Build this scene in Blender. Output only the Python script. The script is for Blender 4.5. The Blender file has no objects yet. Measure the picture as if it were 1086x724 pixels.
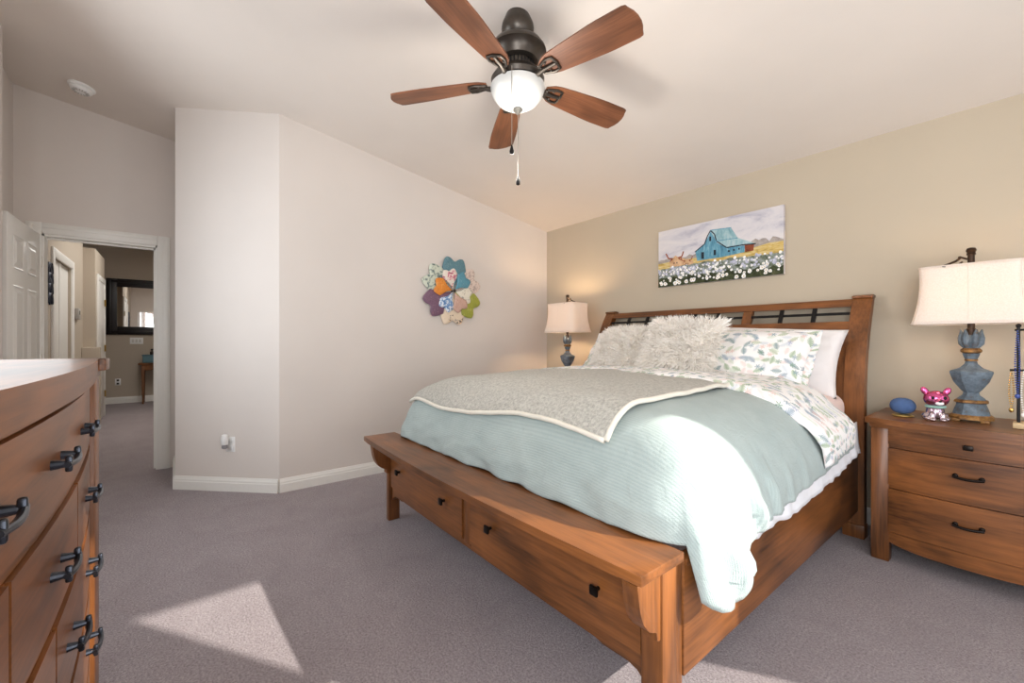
import bpy, bmesh, math, random
from mathutils import Vector, Matrix, noise
PI = math.pi
R = math.radians
random.seed(7)
S = bpy.context.scene
COL = S.collection

# ------------------------------------------------------------------ camera, world, sun, lights, exposure
cam_d = bpy.data.cameras.new('camera'); cam = bpy.data.objects.new('camera', cam_d); COL.objects.link(cam)
cam_d.sensor_width = 36.0; cam_d.lens = 447.0 / 1086.0 * 36.0; cam_d.clip_start = 0.02
cam_d.shift_y = -1.0 / 1086.0
cam.location = (0, 0, 1.17); cam.rotation_euler = (R(90), 0, math.asin(0.7805))
S.camera = cam
S.view_settings.view_transform = 'Standard'; S.view_settings.look = 'None'
S.view_settings.gamma = 1.0; S.view_settings.use_curve_mapping = False
S.view_settings.exposure = 0.22
S.cycles.use_denoising = True
S.cycles.max_bounces = 10; S.cycles.diffuse_bounces = 6

world = bpy.data.worlds.new('sky'); S.world = world; world.use_nodes = True
wb = world.node_tree.nodes['Background']; wb.inputs[0].default_value = (0.80, 0.90, 1.0, 1); wb.inputs[1].default_value = 2.2

def lamp(name, kind, loc, energy, color=(1, 1, 1), look=None, **kw):
    d = bpy.data.lights.new(name, kind); d.energy = energy; d.color = color
    for k, v in kw.items(): setattr(d, k, v)
    o = bpy.data.objects.new(name, d); COL.objects.link(o); o.location = loc
    if look is not None: o.rotation_euler = Vector(look).to_track_quat('-Z', 'Y').to_euler()
    return o
lamp('sun', 'SUN', (6, 5, 5), 6.8, (1.0, 0.95, 0.86), look=(-.839, -.544, -.5), angle=R(0.6))
lamp('back_fill', 'AREA', (0.62, -0.80, 1.35), 54, (0.94, 0.97, 1.0), look=(-.35, 1, .15), shape='RECTANGLE', size=1.2, size_y=1.8)  # fill light added behind the camera, at an invented back window
lamp('side_fill', 'AREA', (1.26, 1.0, 1.3), 30, (0.94, 0.97, 1.0), look=(-1, .0, .30), shape='RECTANGLE', size=1.6, size_y=1.8)  # added fill panel along the right wall, which is mostly solid here
lamp('far_left_fill', 'AREA', (-2.95, -0.80, 1.75), 12, (0.94, 0.97, 1.0), look=(.55, 1, .05), shape='RECTANGLE', size=1.3, size_y=1.5, specular_factor=.12)  # unseen fill added to brighten the far-left walls, floor and bed foot
lamp('hall_fill', 'AREA', (-7.6, -0.1, 2.8), 29, (1.0, 0.97, 0.93), look=(0, 0, -1), shape='RECTANGLE', size=2.4, size_y=0.8)  # added overhead fill to brighten the hall; no fixture is known there

# ------------------------------------------------------------------ mesh helpers
class B:
    def __init__(s): s.bm = bmesh.new(); s.uv = None
    def _mi(s, faces, mi):
        if mi:
            for f in faces: f.material_index = mi
    def box(s, x0, x1, y0, y1, z0, z1, bev=0.0, mi=0, seg=2):
        r = bmesh.ops.create_cube(s.bm, size=1.0, matrix=Matrix.Translation(((x0+x1)/2, (y0+y1)/2, (z0+z1)/2)) @ Matrix.Diagonal((abs(x1-x0), abs(y1-y0), abs(z1-z0), 1)))
        vs = r['verts']; fs = {f for v in vs for f in v.link_faces}
        s._mi(fs, mi)
        if bev:
            es = list({e for v in vs for e in v.link_edges})
            bmesh.ops.bevel(s.bm, geom=es, offset=bev, segments=seg, profile=.5, affect='EDGES')
        return s
    def prism(s, poly, axis, a0, a1, mi=0, bev=0.0):
        f = {'x': lambda p, a: (a, p[0], p[1]), 'y': lambda p, a: (p[0], a, p[1]), 'z': lambda p, a: (p[0], p[1], a)}[axis]
        v0 = [s.bm.verts.new(f(p, a0)) for p in poly]; v1 = [s.bm.verts.new(f(p, a1)) for p in poly]
        n = len(poly); fs = [s.bm.faces.new(v0), s.bm.faces.new(v1)]
        for i in range(n): fs.append(s.bm.faces.new((v0[i], v0[(i+1) % n], v1[(i+1) % n], v1[i])))
        s._mi(fs, mi)
        if bev:
            es = list({e for v in v0 + v1 for e in v.link_edges if e.calc_length() > bev * 2.5})
            bmesh.ops.bevel(s.bm, geom=es, offset=bev, segments=2, profile=.5, affect='EDGES')
        return s
    def lathe(s, prof, seg=32, c=(0, 0, 0), mi=0, ph=0.0, sx=1, sy=1, cap=True):
        rings = []
        for r, z in prof:
            rings.append([s.bm.verts.new((c[0] + sx*r*math.cos(ph + 2*PI*i/seg), c[1] + sy*r*math.sin(ph + 2*PI*i/seg), c[2] + z)) for i in range(seg)])
        fs = []
        for a, b in zip(rings, rings[1:]):
            for i in range(seg): fs.append(s.bm.faces.new((a[i], a[(i+1) % seg], b[(i+1) % seg], b[i])))
        if cap:
            fs.append(s.bm.faces.new(rings[0])); fs.append(s.bm.faces.new(rings[-1]))
        s._mi(fs, mi); return s
    def tube(s, pts, r, seg=8, mi=0, cap=True):
        pts = [Vector(p) for p in pts]; n = len(pts)
        rs = r if isinstance(r, (list, tuple)) else [r]*n
        t0 = (pts[1]-pts[0]).normalized()
        up = Vector((0, 0, 1)) if abs(t0.z) < .9 else Vector((1, 0, 0))
        u = t0.cross(up).normalized(); rings = []
        for i, p in enumerate(pts):
            t = (pts[min(i+1, n-1)] - pts[max(i-1, 0)]).normalized()
            u = (u - t*u.dot(t)).normalized(); w = t.cross(u)
            rings.append([s.bm.verts.new(p + (u*math.cos(2*PI*k/seg) + w*math.sin(2*PI*k/seg))*rs[i]) for k in range(seg)])
        fs = []
        for a, b in zip(rings, rings[1:]):
            for k in range(seg): fs.append(s.bm.faces.new((a[k], a[(k+1) % seg], b[(k+1) % seg], b[k])))
        if cap: fs.append(s.bm.faces.new(rings[0])); fs.append(s.bm.faces.new(rings[-1]))
        s._mi(fs, mi); return s
    def grid(s, nu, nv, fn, mi=0, uv=None):
        vs = [[s.bm.verts.new(fn(i/nu, j/nv)) for j in range(nv+1)] for i in range(nu+1)]
        if uv and s.uv is None: s.uv = s.bm.loops.layers.uv.new('UVMap')
        for i in range(nu):
            for j in range(nv):
                f = s.bm.faces.new((vs[i][j], vs[i+1][j], vs[i+1][j+1], vs[i][j+1])); f.material_index = mi
                if uv:
                    for l, (a, b) in zip(f.loops, ((i, j), (i+1, j), (i+1, j+1), (i, j+1))): l[s.uv].uv = uv(a/nu, b/nv)
        return s
    def ball(s, c, r, mi=0, sub=2, m=None):
        rr = r if isinstance(r, (tuple, list)) else (r, r, r)
        mt = Matrix.Translation(c) @ (m or Matrix()) @ Matrix.Diagonal((rr[0], rr[1], rr[2], 1))
        q = bmesh.ops.create_icosphere(s.bm, subdivisions=sub, radius=1, matrix=mt)
        s._mi({f for v in q['verts'] for f in v.link_faces}, mi); return s
    def xf(s, m):
        bmesh.ops.transform(s.bm, matrix=m, verts=s.bm.verts); return s

ORG = {}
def tag(o, label=None, cat=None, group=None, kind=None):
    if label: o['label'] = label
    if cat: o['category'] = cat
    if group: o['group'] = group
    if kind: o['kind'] = kind
    return o
def part(name, b, mats, parent=None, org=None, smooth=35, label=None, recalc=True, local=False):
    o0 = Vector(org) if org else (ORG[parent.name] if parent else Vector((0, 0, 0)))
    if not local and o0.length > 0: bmesh.ops.translate(b.bm, vec=-o0, verts=b.bm.verts)
    if recalc: bmesh.ops.recalc_face_normals(b.bm, faces=b.bm.faces)
    me = bpy.data.meshes.new(name); b.bm.to_mesh(me); b.bm.free()
    for m in (mats if isinstance(mats, (list, tuple)) else [mats]): me.materials.append(m)
    if smooth:
        me.polygons.foreach_set('use_smooth', [True]*len(me.polygons))
        me.set_sharp_from_angle(angle=R(smooth))
    o = bpy.data.objects.new(name, me); COL.objects.link(o)
    if parent: o.parent = parent
    elif org: o.location = o0
    ORG[o.name] = o0
    if label: o['label'] = label
    return o
def thing(name, label, cat, loc=(0, 0, 0), group=None):
    o = bpy.data.objects.new(name, None); COL.objects.link(o); o.location = loc; o.empty_display_size = .1
    ORG[o.name] = Vector(loc); return tag(o, label, cat, group)
def struct(name, b, mats, parent=None, smooth=35, **kw):
    o = part(name, b, mats, parent, smooth=smooth, **kw)
    if not parent: o['kind'] = 'structure'
    return o
def copy_tree(o, parent=None):
    c = o.copy(); COL.objects.link(c)
    if parent: c.parent = parent
    for ch in list(o.children): copy_tree(ch, c)
    return c

# ------------------------------------------------------------------ materials
def lin(c):
    return tuple((x/12.92 if x <= .04045 else ((x+.055)/1.055)**2.4) for x in [v/255 for v in c[:3]]) + (1,)
class NT:
    def __init__(s, name):
        s.m = bpy.data.materials.new(name); s.m.use_nodes = True; s.t = s.m.node_tree
        s.p = s.t.nodes['Principled BSDF']
    def n(s, typ, **kw):
        x = s.t.nodes.new(typ)
        for k, v in kw.items(): setattr(x, k, v)
        return x
    def l(s, a, b): s.t.links.new(a, b)
    def put(s, sock, v):
        if hasattr(v, 'is_output'): s.l(v, sock)
        else: sock.default_value = v
    def math(s, op, a, b=None, c=None):
        x = s.n('ShaderNodeMath', operation=op); s.put(x.inputs[0], a)
        if b is not None: s.put(x.inputs[1], b)
        if c is not None: s.put(x.inputs[2], c)
        return x.outputs[0]
    def coord(s, out='Object', scale=(1, 1, 1), rot=(0, 0, 0)):
        tc = s.n('ShaderNodeTexCoord'); mp = s.n('ShaderNodeMapping')
        mp.inputs['Scale'].default_value = scale; mp.inputs['Rotation'].default_value = rot
        s.l(tc.outputs[out], mp.inputs[0]); return mp.outputs[0]
    def noise(s, v, scale, detail=4, rough=.55, dist=0):
        x = s.n('ShaderNodeTexNoise'); s.l(v, x.inputs['Vector'])
        x.inputs['Scale'].default_value = scale; x.inputs['Detail'].default_value = detail
        x.inputs['Roughness'].default_value = rough; x.inputs['Distortion'].default_value = dist
        return x.outputs['Fac']
    def ramp(s, f, stops):
        x = s.n('ShaderNodeValToRGB'); s.l(f, x.inputs[0]); e = x.color_ramp.elements
        e[0].position, e[0].color = stops[0]; e[1].position, e[1].color = stops[-1]
        for p, c in stops[1:-1]:
            q = e.new(p); q.color = c
        return x.outputs[0]
    def mix(s, f, a, b, mode='MIX'):
        x = s.n('ShaderNodeMix', data_type='RGBA', blend_type=mode)
        s.put(x.inputs[0], f); s.put(x.inputs[6], a); s.put(x.inputs[7], b); return x.outputs[2]
    def bump(s, h, strength=.3, dist=.01):
        x = s.n('ShaderNodeBump'); x.inputs['Strength'].default_value = strength; x.inputs['Distance'].default_value = dist
        s.l(h, x.inputs['Height']); s.l(x.outputs[0], s.p.inputs['Normal'])
    def base(s, v): s.put(s.p.inputs['Base Color'], v)
    def set(s, **kw):
        for k, v in kw.items(): s.p.inputs[k.replace('_', ' ')].default_value = v
        return s

def plain(name, c, rough=.5, metal=0, var=.06, nscale=40, bump=0, bscale=200, bd=.002, spec=.5, **kw):
    t = NT(name); c = lin(c); v = t.coord()
    f = t.noise(v, nscale)
    d = tuple(x*(1-var) for x in c[:3]) + (1,); u = tuple(min(1, x*(1+var)) for x in c[:3]) + (1,)
    t.base(t.ramp(f, [(.3, d), (.7, u)]))
    t.set(Roughness=rough, Metallic=metal, Specular_IOR_Level=spec, **kw)
    if bump: t.bump(t.noise(v, bscale, 3), bump, bd)
    return t.m

def wood(name, axis, dark, light, rough=.38, grain=1.0):
    t = NT(name); k = 16*grain
    sc = {'x': (1.3, k, k), 'y': (k, 1.3, k), 'z': (k, k, 1.3)}[axis]
    v = t.coord(scale=sc); v2 = t.coord(scale=tuple(max(1.2, q*.16) for q in sc))
    f1 = t.noise(v, 1.0, 8, .65, 1.2); f2 = t.noise(v2, 1.6, 3, .5, .8); v3 = t.coord(scale=tuple(q*5 if q > 5 else 4 for q in sc)); f3 = t.noise(v3, 1.0, 2, .6)
    d, l = lin(dark), lin(light)
    a = t.ramp(f1, [(.30, d), (.52, tuple((x+y)/2 for x, y in zip(d, l))), (.75, l)])
    b = t.mix(.55, a, t.ramp(f2, [(.32, tuple(x*.7 for x in d[:3]) + (1,)), (.66, tuple(min(1, x*1.35) for x in l[:3]) + (1,))]))
    t.base(t.mix(.22, b, t.ramp(f3, [(.35, tuple(x*.6 for x in d[:3]) + (1,)), (.6, l)])))
    t.set(Roughness=rough, Coat_Weight=.12, Coat_Roughness=.18, Specular_IOR_Level=.4)
    t.bump(f3, .08, .001); return t.m

WD, WL = (42, 23, 11), (142, 87, 44)
WX = wood('cherry wood along x', 'x', WD, WL); WY = wood('cherry wood along y', 'y', WD, WL); WZ = wood('cherry wood along z', 'z', WD, WL)
BLX = wood('fan blade wood', 'x', (84, 48, 30), (140, 88, 58), .45, 2.2)
TBX = wood('hall table wood', 'z', (84, 52, 28), (130, 84, 46))

def wall_paint(name, c):
    t = NT(name); v = t.coord()
    c1 = lin(c); t.base(t.ramp(t.noise(v, 1.4, 3), [(.3, tuple(x*.97 for x in c1[:3]) + (1,)), (.7, tuple(min(1, x*1.02) for x in c1[:3]) + (1,))]))
    t.set(Roughness=.85, Specular_IOR_Level=.25)
    t.bump(t.noise(v, 55, 4, .6), .10, .004); return t.m
P_WALL = wall_paint('pale beige wall paint', (221, 213, 206))
P_HEAD = wall_paint('tan accent wall paint', (190, 177, 157))
P_CEIL = wall_paint('ceiling paint', (228, 219, 210))
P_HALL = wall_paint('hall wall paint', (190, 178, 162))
TRIM = plain('white semi gloss trim paint', (236, 234, 228), .35, var=.01)

def carpet():
    t = NT('taupe cut pile carpet'); v = t.coord()
    f = t.noise(v, 120, 4, .85); g = t.noise(v, 4.2, 5, .68, .9); h = t.noise(v, 46, 5, .8)
    a = t.ramp(f, [(.34, lin((112, 99, 103))), (.66, lin((234, 221, 223)))])
    b = t.mix(t.math('MULTIPLY', h, .40), a, lin((96, 84, 88)))
    t.base(t.mix(t.math('MULTIPLY', g, .62), b, lin((112, 96, 100))))
    t.set(Roughness=1.0, Specular_IOR_Level=.1, Sheen_Weight=.25, Sheen_Roughness=.6)
    t.bump(t.math('ADD', f, t.math('MULTIPLY', h, .7)), .9, .012); return t.m
CARPET = carpet()
BRONZE = plain('dark bronze metal', (82, 76, 70), .36, .85, var=.12)
BLACK = plain('black painted metal', (24, 23, 24), .42, .5)
KNOBM = plain('oil rubbed black pulls', (34, 28, 25), .34, .8)
STEEL = plain('pewter pulls', (62, 66, 74), .28, .9)
GLASSW = NT('frosted white glass'); GLASSW.base(lin((214, 214, 210))); GLASSW.set(Roughness=.28, Subsurface_Weight=.3, Subsurface_Radius=(.05, .05, .05))
GLASSW.p.inputs['Emission Color'].default_value = lin((255, 246, 230)); GLASSW.p.inputs['Emission Strength'].default_value = .0
GLASSW = GLASSW.m

def cloth(name, c, stripe=None, sscale=60, axis='Y', rough=.95, bump=.25, bscale=300, var=.05):
    t = NT(name); v = t.coord(); col = lin(c)
    f = t.noise(v, 9, 4)
    base = t.ramp(f, [(.3, tuple(x*(1-var) for x in col[:3]) + (1,)), (.7, tuple(min(1, x*(1+var)) for x in col[:3]) + (1,))])
    hgt = t.noise(v, bscale, 3)
    if stripe:
        w = t.n('ShaderNodeTexWave', wave_type='BANDS', bands_direction=axis); w.inputs['Scale'].default_value = sscale
        w.inputs['Distortion'].default_value = .25; w.inputs['Detail'].default_value = 1
        t.l(v, w.inputs['Vector'])
        base = t.mix(t.math('MULTIPLY', w.outputs['Fac'], .55), base, lin(stripe)); hgt = t.math('ADD', hgt, w.outputs['Fac'])
    t.base(base); t.set(Roughness=rough, Specular_IOR_Level=.15, Sheen_Weight=.15)
    t.bump(hgt, bump, .003); return t.m
def ribbed():
    t = NT('pale aqua ribbed cotton'); uv = t.n('ShaderNodeTexCoord').outputs['UV']; v = t.coord()
    w = t.n('ShaderNodeTexWave', wave_type='BANDS', bands_direction='Y'); w.inputs['Scale'].default_value = 33; w.inputs['Distortion'].default_value = .15
    t.l(uv, w.inputs['Vector'])
    c0 = t.ramp(t.noise(v, 7, 4), [(.3, lin((158, 171, 169))), (.7, lin((170, 182, 179)))])
    t.base(t.mix(t.math('MULTIPLY', w.outputs['Fac'], .34), c0, lin((140, 154, 153))))
    t.set(Roughness=.95, Specular_IOR_Level=.15, Sheen_Weight=.15)
    t.bump(t.math('ADD', t.math('MULTIPLY', w.outputs['Fac'], .28), t.math('ADD', t.noise(v, 320, 2), t.math('MULTIPLY', t.noise(v, 13, 5, .6, 1.4), 3.4))), .35, .006); return t.m
DUVET = ribbed()
SHEETW = cloth('white cotton', (226, 226, 230)); PINK = cloth('pink pinstripe cotton', (226, 198, 190), (240, 226, 220), 30, 'Y')
PILLW = cloth('pale grey white cotton', (226, 221, 219), var=.02)
def sherpa():
    t = NT('sherpa fleece'); v = t.coord(); f = t.noise(v, 75, 3, .7); g = t.noise(v, 150, 2)
    t.base(t.ramp(f, [(.30, lin((162, 159, 150))), (.62, lin((208, 205, 195)))]))
    t.set(Roughness=1, Specular_IOR_Level=.05, Sheen_Weight=.3); t.bump(t.math('ADD', f, g), .85, .012); return t.m
SHERPA = sherpa(); SHEDGE = cloth('fleece edging', (222, 217, 204), bump=.8, bscale=140)

def floral(name, base=(236, 234, 232), scale=1.0):
    t = NT(name); uvn = t.n('ShaderNodeTexCoord').outputs['UV']
    col = lin(base)
    def layer(prev, sc, off, a, b, freq, colors, dens, flower=False):
        mp = t.n('ShaderNodeMapping'); t.l(uvn, mp.inputs[0]); k = sc*scale
        mp.inputs['Scale'].default_value = (k, k, k); mp.inputs['Location'].default_value = (off, off*1.7, 0)
        vo = t.n('ShaderNodeTexVoronoi', voronoi_dimensions='2D'); vo.inputs['Scale'].default_value = 1; vo.inputs['Randomness'].default_value = .8
        t.l(mp.outputs[0], vo.inputs['Vector'])
        sub = t.n('ShaderNodeVectorMath', operation='SUBTRACT'); t.l(mp.outputs[0], sub.inputs[0]); t.l(vo.outputs['Position'], sub.inputs[1])
        sc_ = t.n('ShaderNodeSeparateColor'); t.l(vo.outputs['Color'], sc_.inputs[0])
        vr = t.n('ShaderNodeVectorRotate', rotation_type='Z_AXIS'); t.l(sub.outputs[0], vr.inputs[0])
        t.l(t.math('MULTIPLY', sc_.outputs[0], 6.28), vr.inputs['Angle'])
        sx = t.n('ShaderNodeSeparateXYZ'); t.l(vr.outputs[0], sx.inputs[0]); x, y = sx.outputs[0], sx.outputs[1]
        if flower:
            th = t.math('ARCTAN2', y, x); rr = t.math('SQRT', t.math('ADD', t.math('MULTIPLY', x, x), t.math('MULTIPLY', y, y)))
            lim = t.math('MULTIPLY_ADD', t.math('COSINE', t.math('MULTIPLY', th, freq)), a*.45, a*.6)
            m = t.math('LESS_THAN', rr, lim)
        else:
            xx = t.math('DIVIDE', x, a); env = t.math('SUBTRACT', 1.0, t.math('MULTIPLY', xx, xx))
            wv = t.math('MULTIPLY_ADD', t.math('ABSOLUTE', t.math('SINE', t.math('ADD', t.math('MULTIPLY', x, freq), t.math('MULTIPLY', t.math('ABSOLUTE', y), -freq*.8)))), .85, .12)
            m = t.math('LESS_THAN', t.math('ABSOLUTE', y), t.math('MULTIPLY', t.math('MULTIPLY', env, wv), b))
        m = t.math('MULTIPLY', m, t.math('LESS_THAN', sc_.outputs[1], dens))
        cr = t.n('ShaderNodeValToRGB'); t.l(sc_.outputs[2], cr.inputs[0]); cr.color_ramp.interpolation = 'CONSTANT'
        e = cr.color_ramp.elements; e[0].color = lin(colors[0]); e[1].position = 1/len(colors); e[1].color = lin(colors[1])
        for q in range(2, len(colors)): z = e.new(q/len(colors)); z.color = lin(colors[q])
        return t.mix(t.math('MULTIPLY', m, .82), prev, cr.outputs[0])
    c = layer(col, 13, 1.3, .55, .30, 20, [(206, 214, 200), (224, 208, 204), (204, 210, 216)], .8)
    c = layer(c, 11, 4.1, .50, .28, 22, [(150, 172, 140), (142, 158, 172), (176, 186, 160), (128, 150, 152)], .75)
    c = layer(c, 14, 7.7, .34, .2, 6, [(112, 142, 156), (150, 160, 190), (216, 182, 172), (120, 150, 130)], .38, True)
    t.base(c); t.set(Roughness=.95, Specular_IOR_Level=.1, Sheen_Weight=.1)
    t.bump(t.noise(uvn, 260, 2), .15, .002); return t.m
FLORAL = floral('botanical print cotton', scale=1.35); FLORALB = floral('botanical print duvet lining', scale=1.5)

# ------------------------------------------------------------------ room shell
XB, YW, XD, XR, YK = -3.651, 3.455, -5.0, 1.3, -0.85
def CZ(y): return 2.459 + .161*(YW - y)
b = B(); b.box(-10.9, 1.6, -2.5, 3.8, -.12, 0); struct('floor', b, CARPET, smooth=0)
b = B(); b.prism([(-1.3, CZ(-1.3)), (3.7, CZ(3.7)), (3.7, CZ(3.7)+.12), (-1.3, CZ(-1.3)+.12)], 'x', -5.12, 1.6); struct('ceiling', b, P_CEIL, smooth=0)
b = B(); b.box(-10.9, -5.12, -2.5, 1.2, 2.9, 3.0); struct('ceiling_hall', b, P_CEIL, smooth=0)
def wallquad(b, p0, p1, t, z0=0.0, z1=None, mi=0):
    # a wall slab standing on the plan line p0-p1, thickened to the right-hand side, top following the ceiling
    d = (Vector(p1) - Vector(p0)); n = Vector((d.y, -d.x)).normalized()*t
    pts = [Vector(p0), Vector(p1), Vector(p1)+n, Vector(p0)+n]
    lo = [b.bm.verts.new((p.x, p.y, z0)) for p in pts]
    hi = [b.bm.verts.new((p.x, p.y, CZ(p.y) if z1 is None else z1)) for p in pts]
    b.bm.faces.new(lo); b.bm.faces.new(hi)
    for i in range(4): b.bm.faces.new((lo[i], lo[(i+1) % 4], hi[(i+1) % 4], hi[i]))
    return b
struct('wall_headboard', wallquad(B(), (1.42, YW), (-3.77, YW), .12), P_HEAD, smooth=0)
# far wall, angled wall and its return are separate flat faces
struct('wall_far', wallquad(B(), (XB, YW), (XB, .630), .12), P_WALL, smooth=0)
struct('wall_angled', wallquad(B(), (XB, .630), (-4.268, .005), .12), P_WALL, smooth=0)
struct('wall_return', wallquad(B(), (-4.268, .005), (XD, .005), .10), P_WALL, smooth=0)
b = B()
DY0, DY1, DH = -.835, -.115, 2.03
wallquad(b, (XD, .11), (XD, DY1), .12); wallquad(b, (XD, DY1), (XD, DY0), .12, DH); wallquad(b, (XD, DY0), (XD, -1.10), .12)
struct('wall_door', b, P_WALL, smooth=0)
struct('wall_left', wallquad(B(), (XD, -.983), (-4.1, -.983), .10), P_WALL, smooth=0)
struct('wall_jog', wallquad(B(), (-4.1, -1.08), (-4.1, YK-.10), .10), P_WALL, smooth=0)
b = B()
wallquad(b, (-4.1, YK), (-3.65, YK), .10); wallquad(b, (-3.65, YK), (-2.05, YK), .10, 0, .85); wallquad(b, (-3.65, YK), (-2.05, YK), .10, 2.45); wallquad(b, (-2.05, YK), (.02, YK), .10); wallquad(b, (.02, YK), (1.18, YK), .10, 0, .30); wallquad(b, (.02, YK), (1.18, YK), .10, 2.25); wallquad(b, (1.18, YK), (1.42, YK), .10)
struct('wall_back', b, P_WALL, smooth=0)
W0, W1, WZ0, WZ1 = 2.24, 2.87, .25, 2.21
b = B()
wallquad(b, (XR, YK), (XR, 1.55), .05); wallquad(b, (XR, 1.55), (XR, 1.77), .05, 0, .9); wallquad(b, (XR, 1.55), (XR, 1.77), .05, 2.40); wallquad(b, (XR, 1.77), (XR, W0), .05); wallquad(b, (XR, W0), (XR, W1), .05, 0, WZ0); wallquad(b, (XR, W0), (XR, W1), .05, WZ1); wallquad(b, (XR, W1), (XR, YW), .05)
struct('wall_right', b, P_WALL, smooth=0)
def frame(b, axis, c, a0, a1, z0, z1, w, d0, d1):
    for lo, hi, zz0, zz1 in ((a0, a0+w, z0, z1), (a1-w, a1, z0, z1), (a0+w, a1-w, z0, z0+w), (a0+w, a1-w, z1-w, z1)):
        if axis == 'x': b.box(d0, d1, lo, hi, zz0, zz1, .004)
        else: b.box(lo, hi, d0, d1, zz0, zz1, .004)
    return b
struct('window_1', frame(B(), 'x', 0, W0-.05, W1+.05, WZ0-.05, WZ1+.05, .05, XR-.012, XR), TRIM)
struct('added_window_2', frame(B(), 'y', 0, .02, 1.18, .30, 2.25, .05, YK-.09, YK-.03), TRIM)  # unseen window, added to let daylight in from behind the camera

struct('added_window_4', frame(B(), 'x', 0, 1.50, 1.82, .85, 2.45, .05, XR-.012, XR), TRIM)  # narrow unseen window, added so sun reaches the dresser front
struct('added_window_3', frame(B(), 'y', 0, -3.65, -2.05, .85, 2.45, .05, YK-.09, YK-.03), TRIM)  # unseen window, added as the opening for the far-left fill
# baseboards with a moulded top
def baseboard(name, p0, p1, h=.105, t=.016):
    d = (Vector(p1)-Vector(p0)); L = d.length; a = math.atan2(d.y, d.x)
    b = B(); b.prism([(0, 0), (t, 0), (t, h*.62), (t*.8, h*.66), (t*.8, h*.78), (t*.55, h*.86), (t*.35, h), (0, h)], 'x', 0, L)
    b.xf(Matrix.Translation((p0[0], p0[1], 0)) @ Matrix.Rotation(a, 4, 'Z')); return struct(name, b, TRIM, smooth=20)
baseboard('baseboard_headboard', (XR-.05, YW), (XB, YW)); 
bb = baseboard('baseboard_headboard_left', (XB, YW), (XB, .63)); bb.name = 'baseboard_far'
for o, m in ((bpy.data.objects['baseboard_headboard'], 0),): pass
baseboard('baseboard_angled', (XB, .625), (-4.268, .0))
baseboard('baseboard_hall', (-10.70, .9), (-10.70, -2.0), .12)
baseboard('baseboard_return', (-4.262, .005), (XD, .005))

# door opening casing
b = B()
cw, ct = .088, .018
def casing(b, x, y0, y1, zt, s=1):
    for (a0, a1) in ((y0-cw, y0), (y1, y1+cw)):
        b.box(x, x+ct*s*.7, a0, a1, 0, zt+cw, .003); b.box(x, x+ct*s, a0+(.012 if a0 < y0 else .045), a1-(.045 if a0 < y0 else .012), 0, zt+cw-.02, .004)
    b.box(x, x+ct*s*.7, y0, y1, zt, zt+cw, .003); b.box(x, x+ct*s, y0, y1, zt+.045, zt+cw-.012, .004)
casing(b, XD, DY0+.005, DY1-.005, DH)
b.box(-5.12, XD, DY1-.018, DY1+.002, 0, DH); b.box(-5.12, XD, DY0-.002, DY0+.018, 0, DH); b.box(-5.12, XD, DY0, DY1, DH-.018, DH)
b.box(-5.075, -5.06, DY1-.034, DY1-.018, 0, DH); b.box(-5.075, -5.06, DY0, DY1, DH-.034, DH-.018)
struct('trim_1', b, TRIM)
b = B(); b.box(-5.04, -5.02, DY1-.0195, DY1-.018, .93, .99); part('strike_plate', b, plain('brass', (176, 146, 84), .3, .9), bpy.data.objects['trim_1'])

# the open six panel door leaf
def six_panel(name, w, h, t, label=None):
    b = B(); b.box(0, w, -t/2, t/2, .012, h, .002)
    d = struct(name, b, TRIM)
    st, mid = .105, .10; pw = (w - 2*st - mid)/2
    rows = [(.22, .80), (.93, 1.55), (1.66, h-.12)]
    for sgn in (1, -1):
        for (z0, z1) in rows:
            for x0 in (st, st+pw+mid):
                q = B(); y = sgn*t/2
                # bevelled surround and raised field
                def ring(i, yy): return [(x0+i, yy, z0+i), (x0+pw-i, yy, z0+i), (x0+pw-i, yy, z1-i), (x0+i, yy, z1-i)]
                rs = [[q.bm.verts.new(p) for p in ring(i, y+sgn*k)] for i, k in ((0, .0005), (.008, .006), (.016, .002), (.034, .002), (.052, .009))]
                for r0, r1 in zip(rs, rs[1:]):
                    for i in range(4): q.bm.faces.new((r0[i], r0[(i+1) % 4], r1[(i+1) % 4], r1[i]))
                q.bm.faces.new(rs[-1]); part('panel', q, TRIM, d, smooth=0)
    return d
d1 = six_panel('door_1', .765, 2.02, .035)
d1.location = (-4.995, -.858, 0); d1.rotation_euler = (0, 0, R(-1.2))
for z in (.25, 1.02, 1.80):
    q = B(); q.tube([(.0, .022, z-.045), (.0, .022, z+.045)], .007); part('hinge', q, plain('brass hinge', (170, 150, 100), .3, .9), d1, local=True)

# ------------------------------------------------------------------ hallway beyond the door
HY = -.98
b = B()
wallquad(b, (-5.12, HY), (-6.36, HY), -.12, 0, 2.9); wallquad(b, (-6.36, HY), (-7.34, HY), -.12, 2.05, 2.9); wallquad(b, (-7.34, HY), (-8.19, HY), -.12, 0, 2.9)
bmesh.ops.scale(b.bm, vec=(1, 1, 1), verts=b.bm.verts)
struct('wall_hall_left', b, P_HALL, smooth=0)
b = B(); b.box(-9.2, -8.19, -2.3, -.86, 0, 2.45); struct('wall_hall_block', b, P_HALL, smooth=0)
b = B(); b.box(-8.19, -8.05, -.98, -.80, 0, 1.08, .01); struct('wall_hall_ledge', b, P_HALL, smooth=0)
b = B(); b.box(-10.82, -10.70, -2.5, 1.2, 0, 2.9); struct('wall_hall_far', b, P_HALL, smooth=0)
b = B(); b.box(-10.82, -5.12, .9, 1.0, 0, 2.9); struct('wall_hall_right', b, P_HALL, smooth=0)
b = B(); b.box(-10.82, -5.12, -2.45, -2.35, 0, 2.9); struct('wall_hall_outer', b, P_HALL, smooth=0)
b = B()
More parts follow.
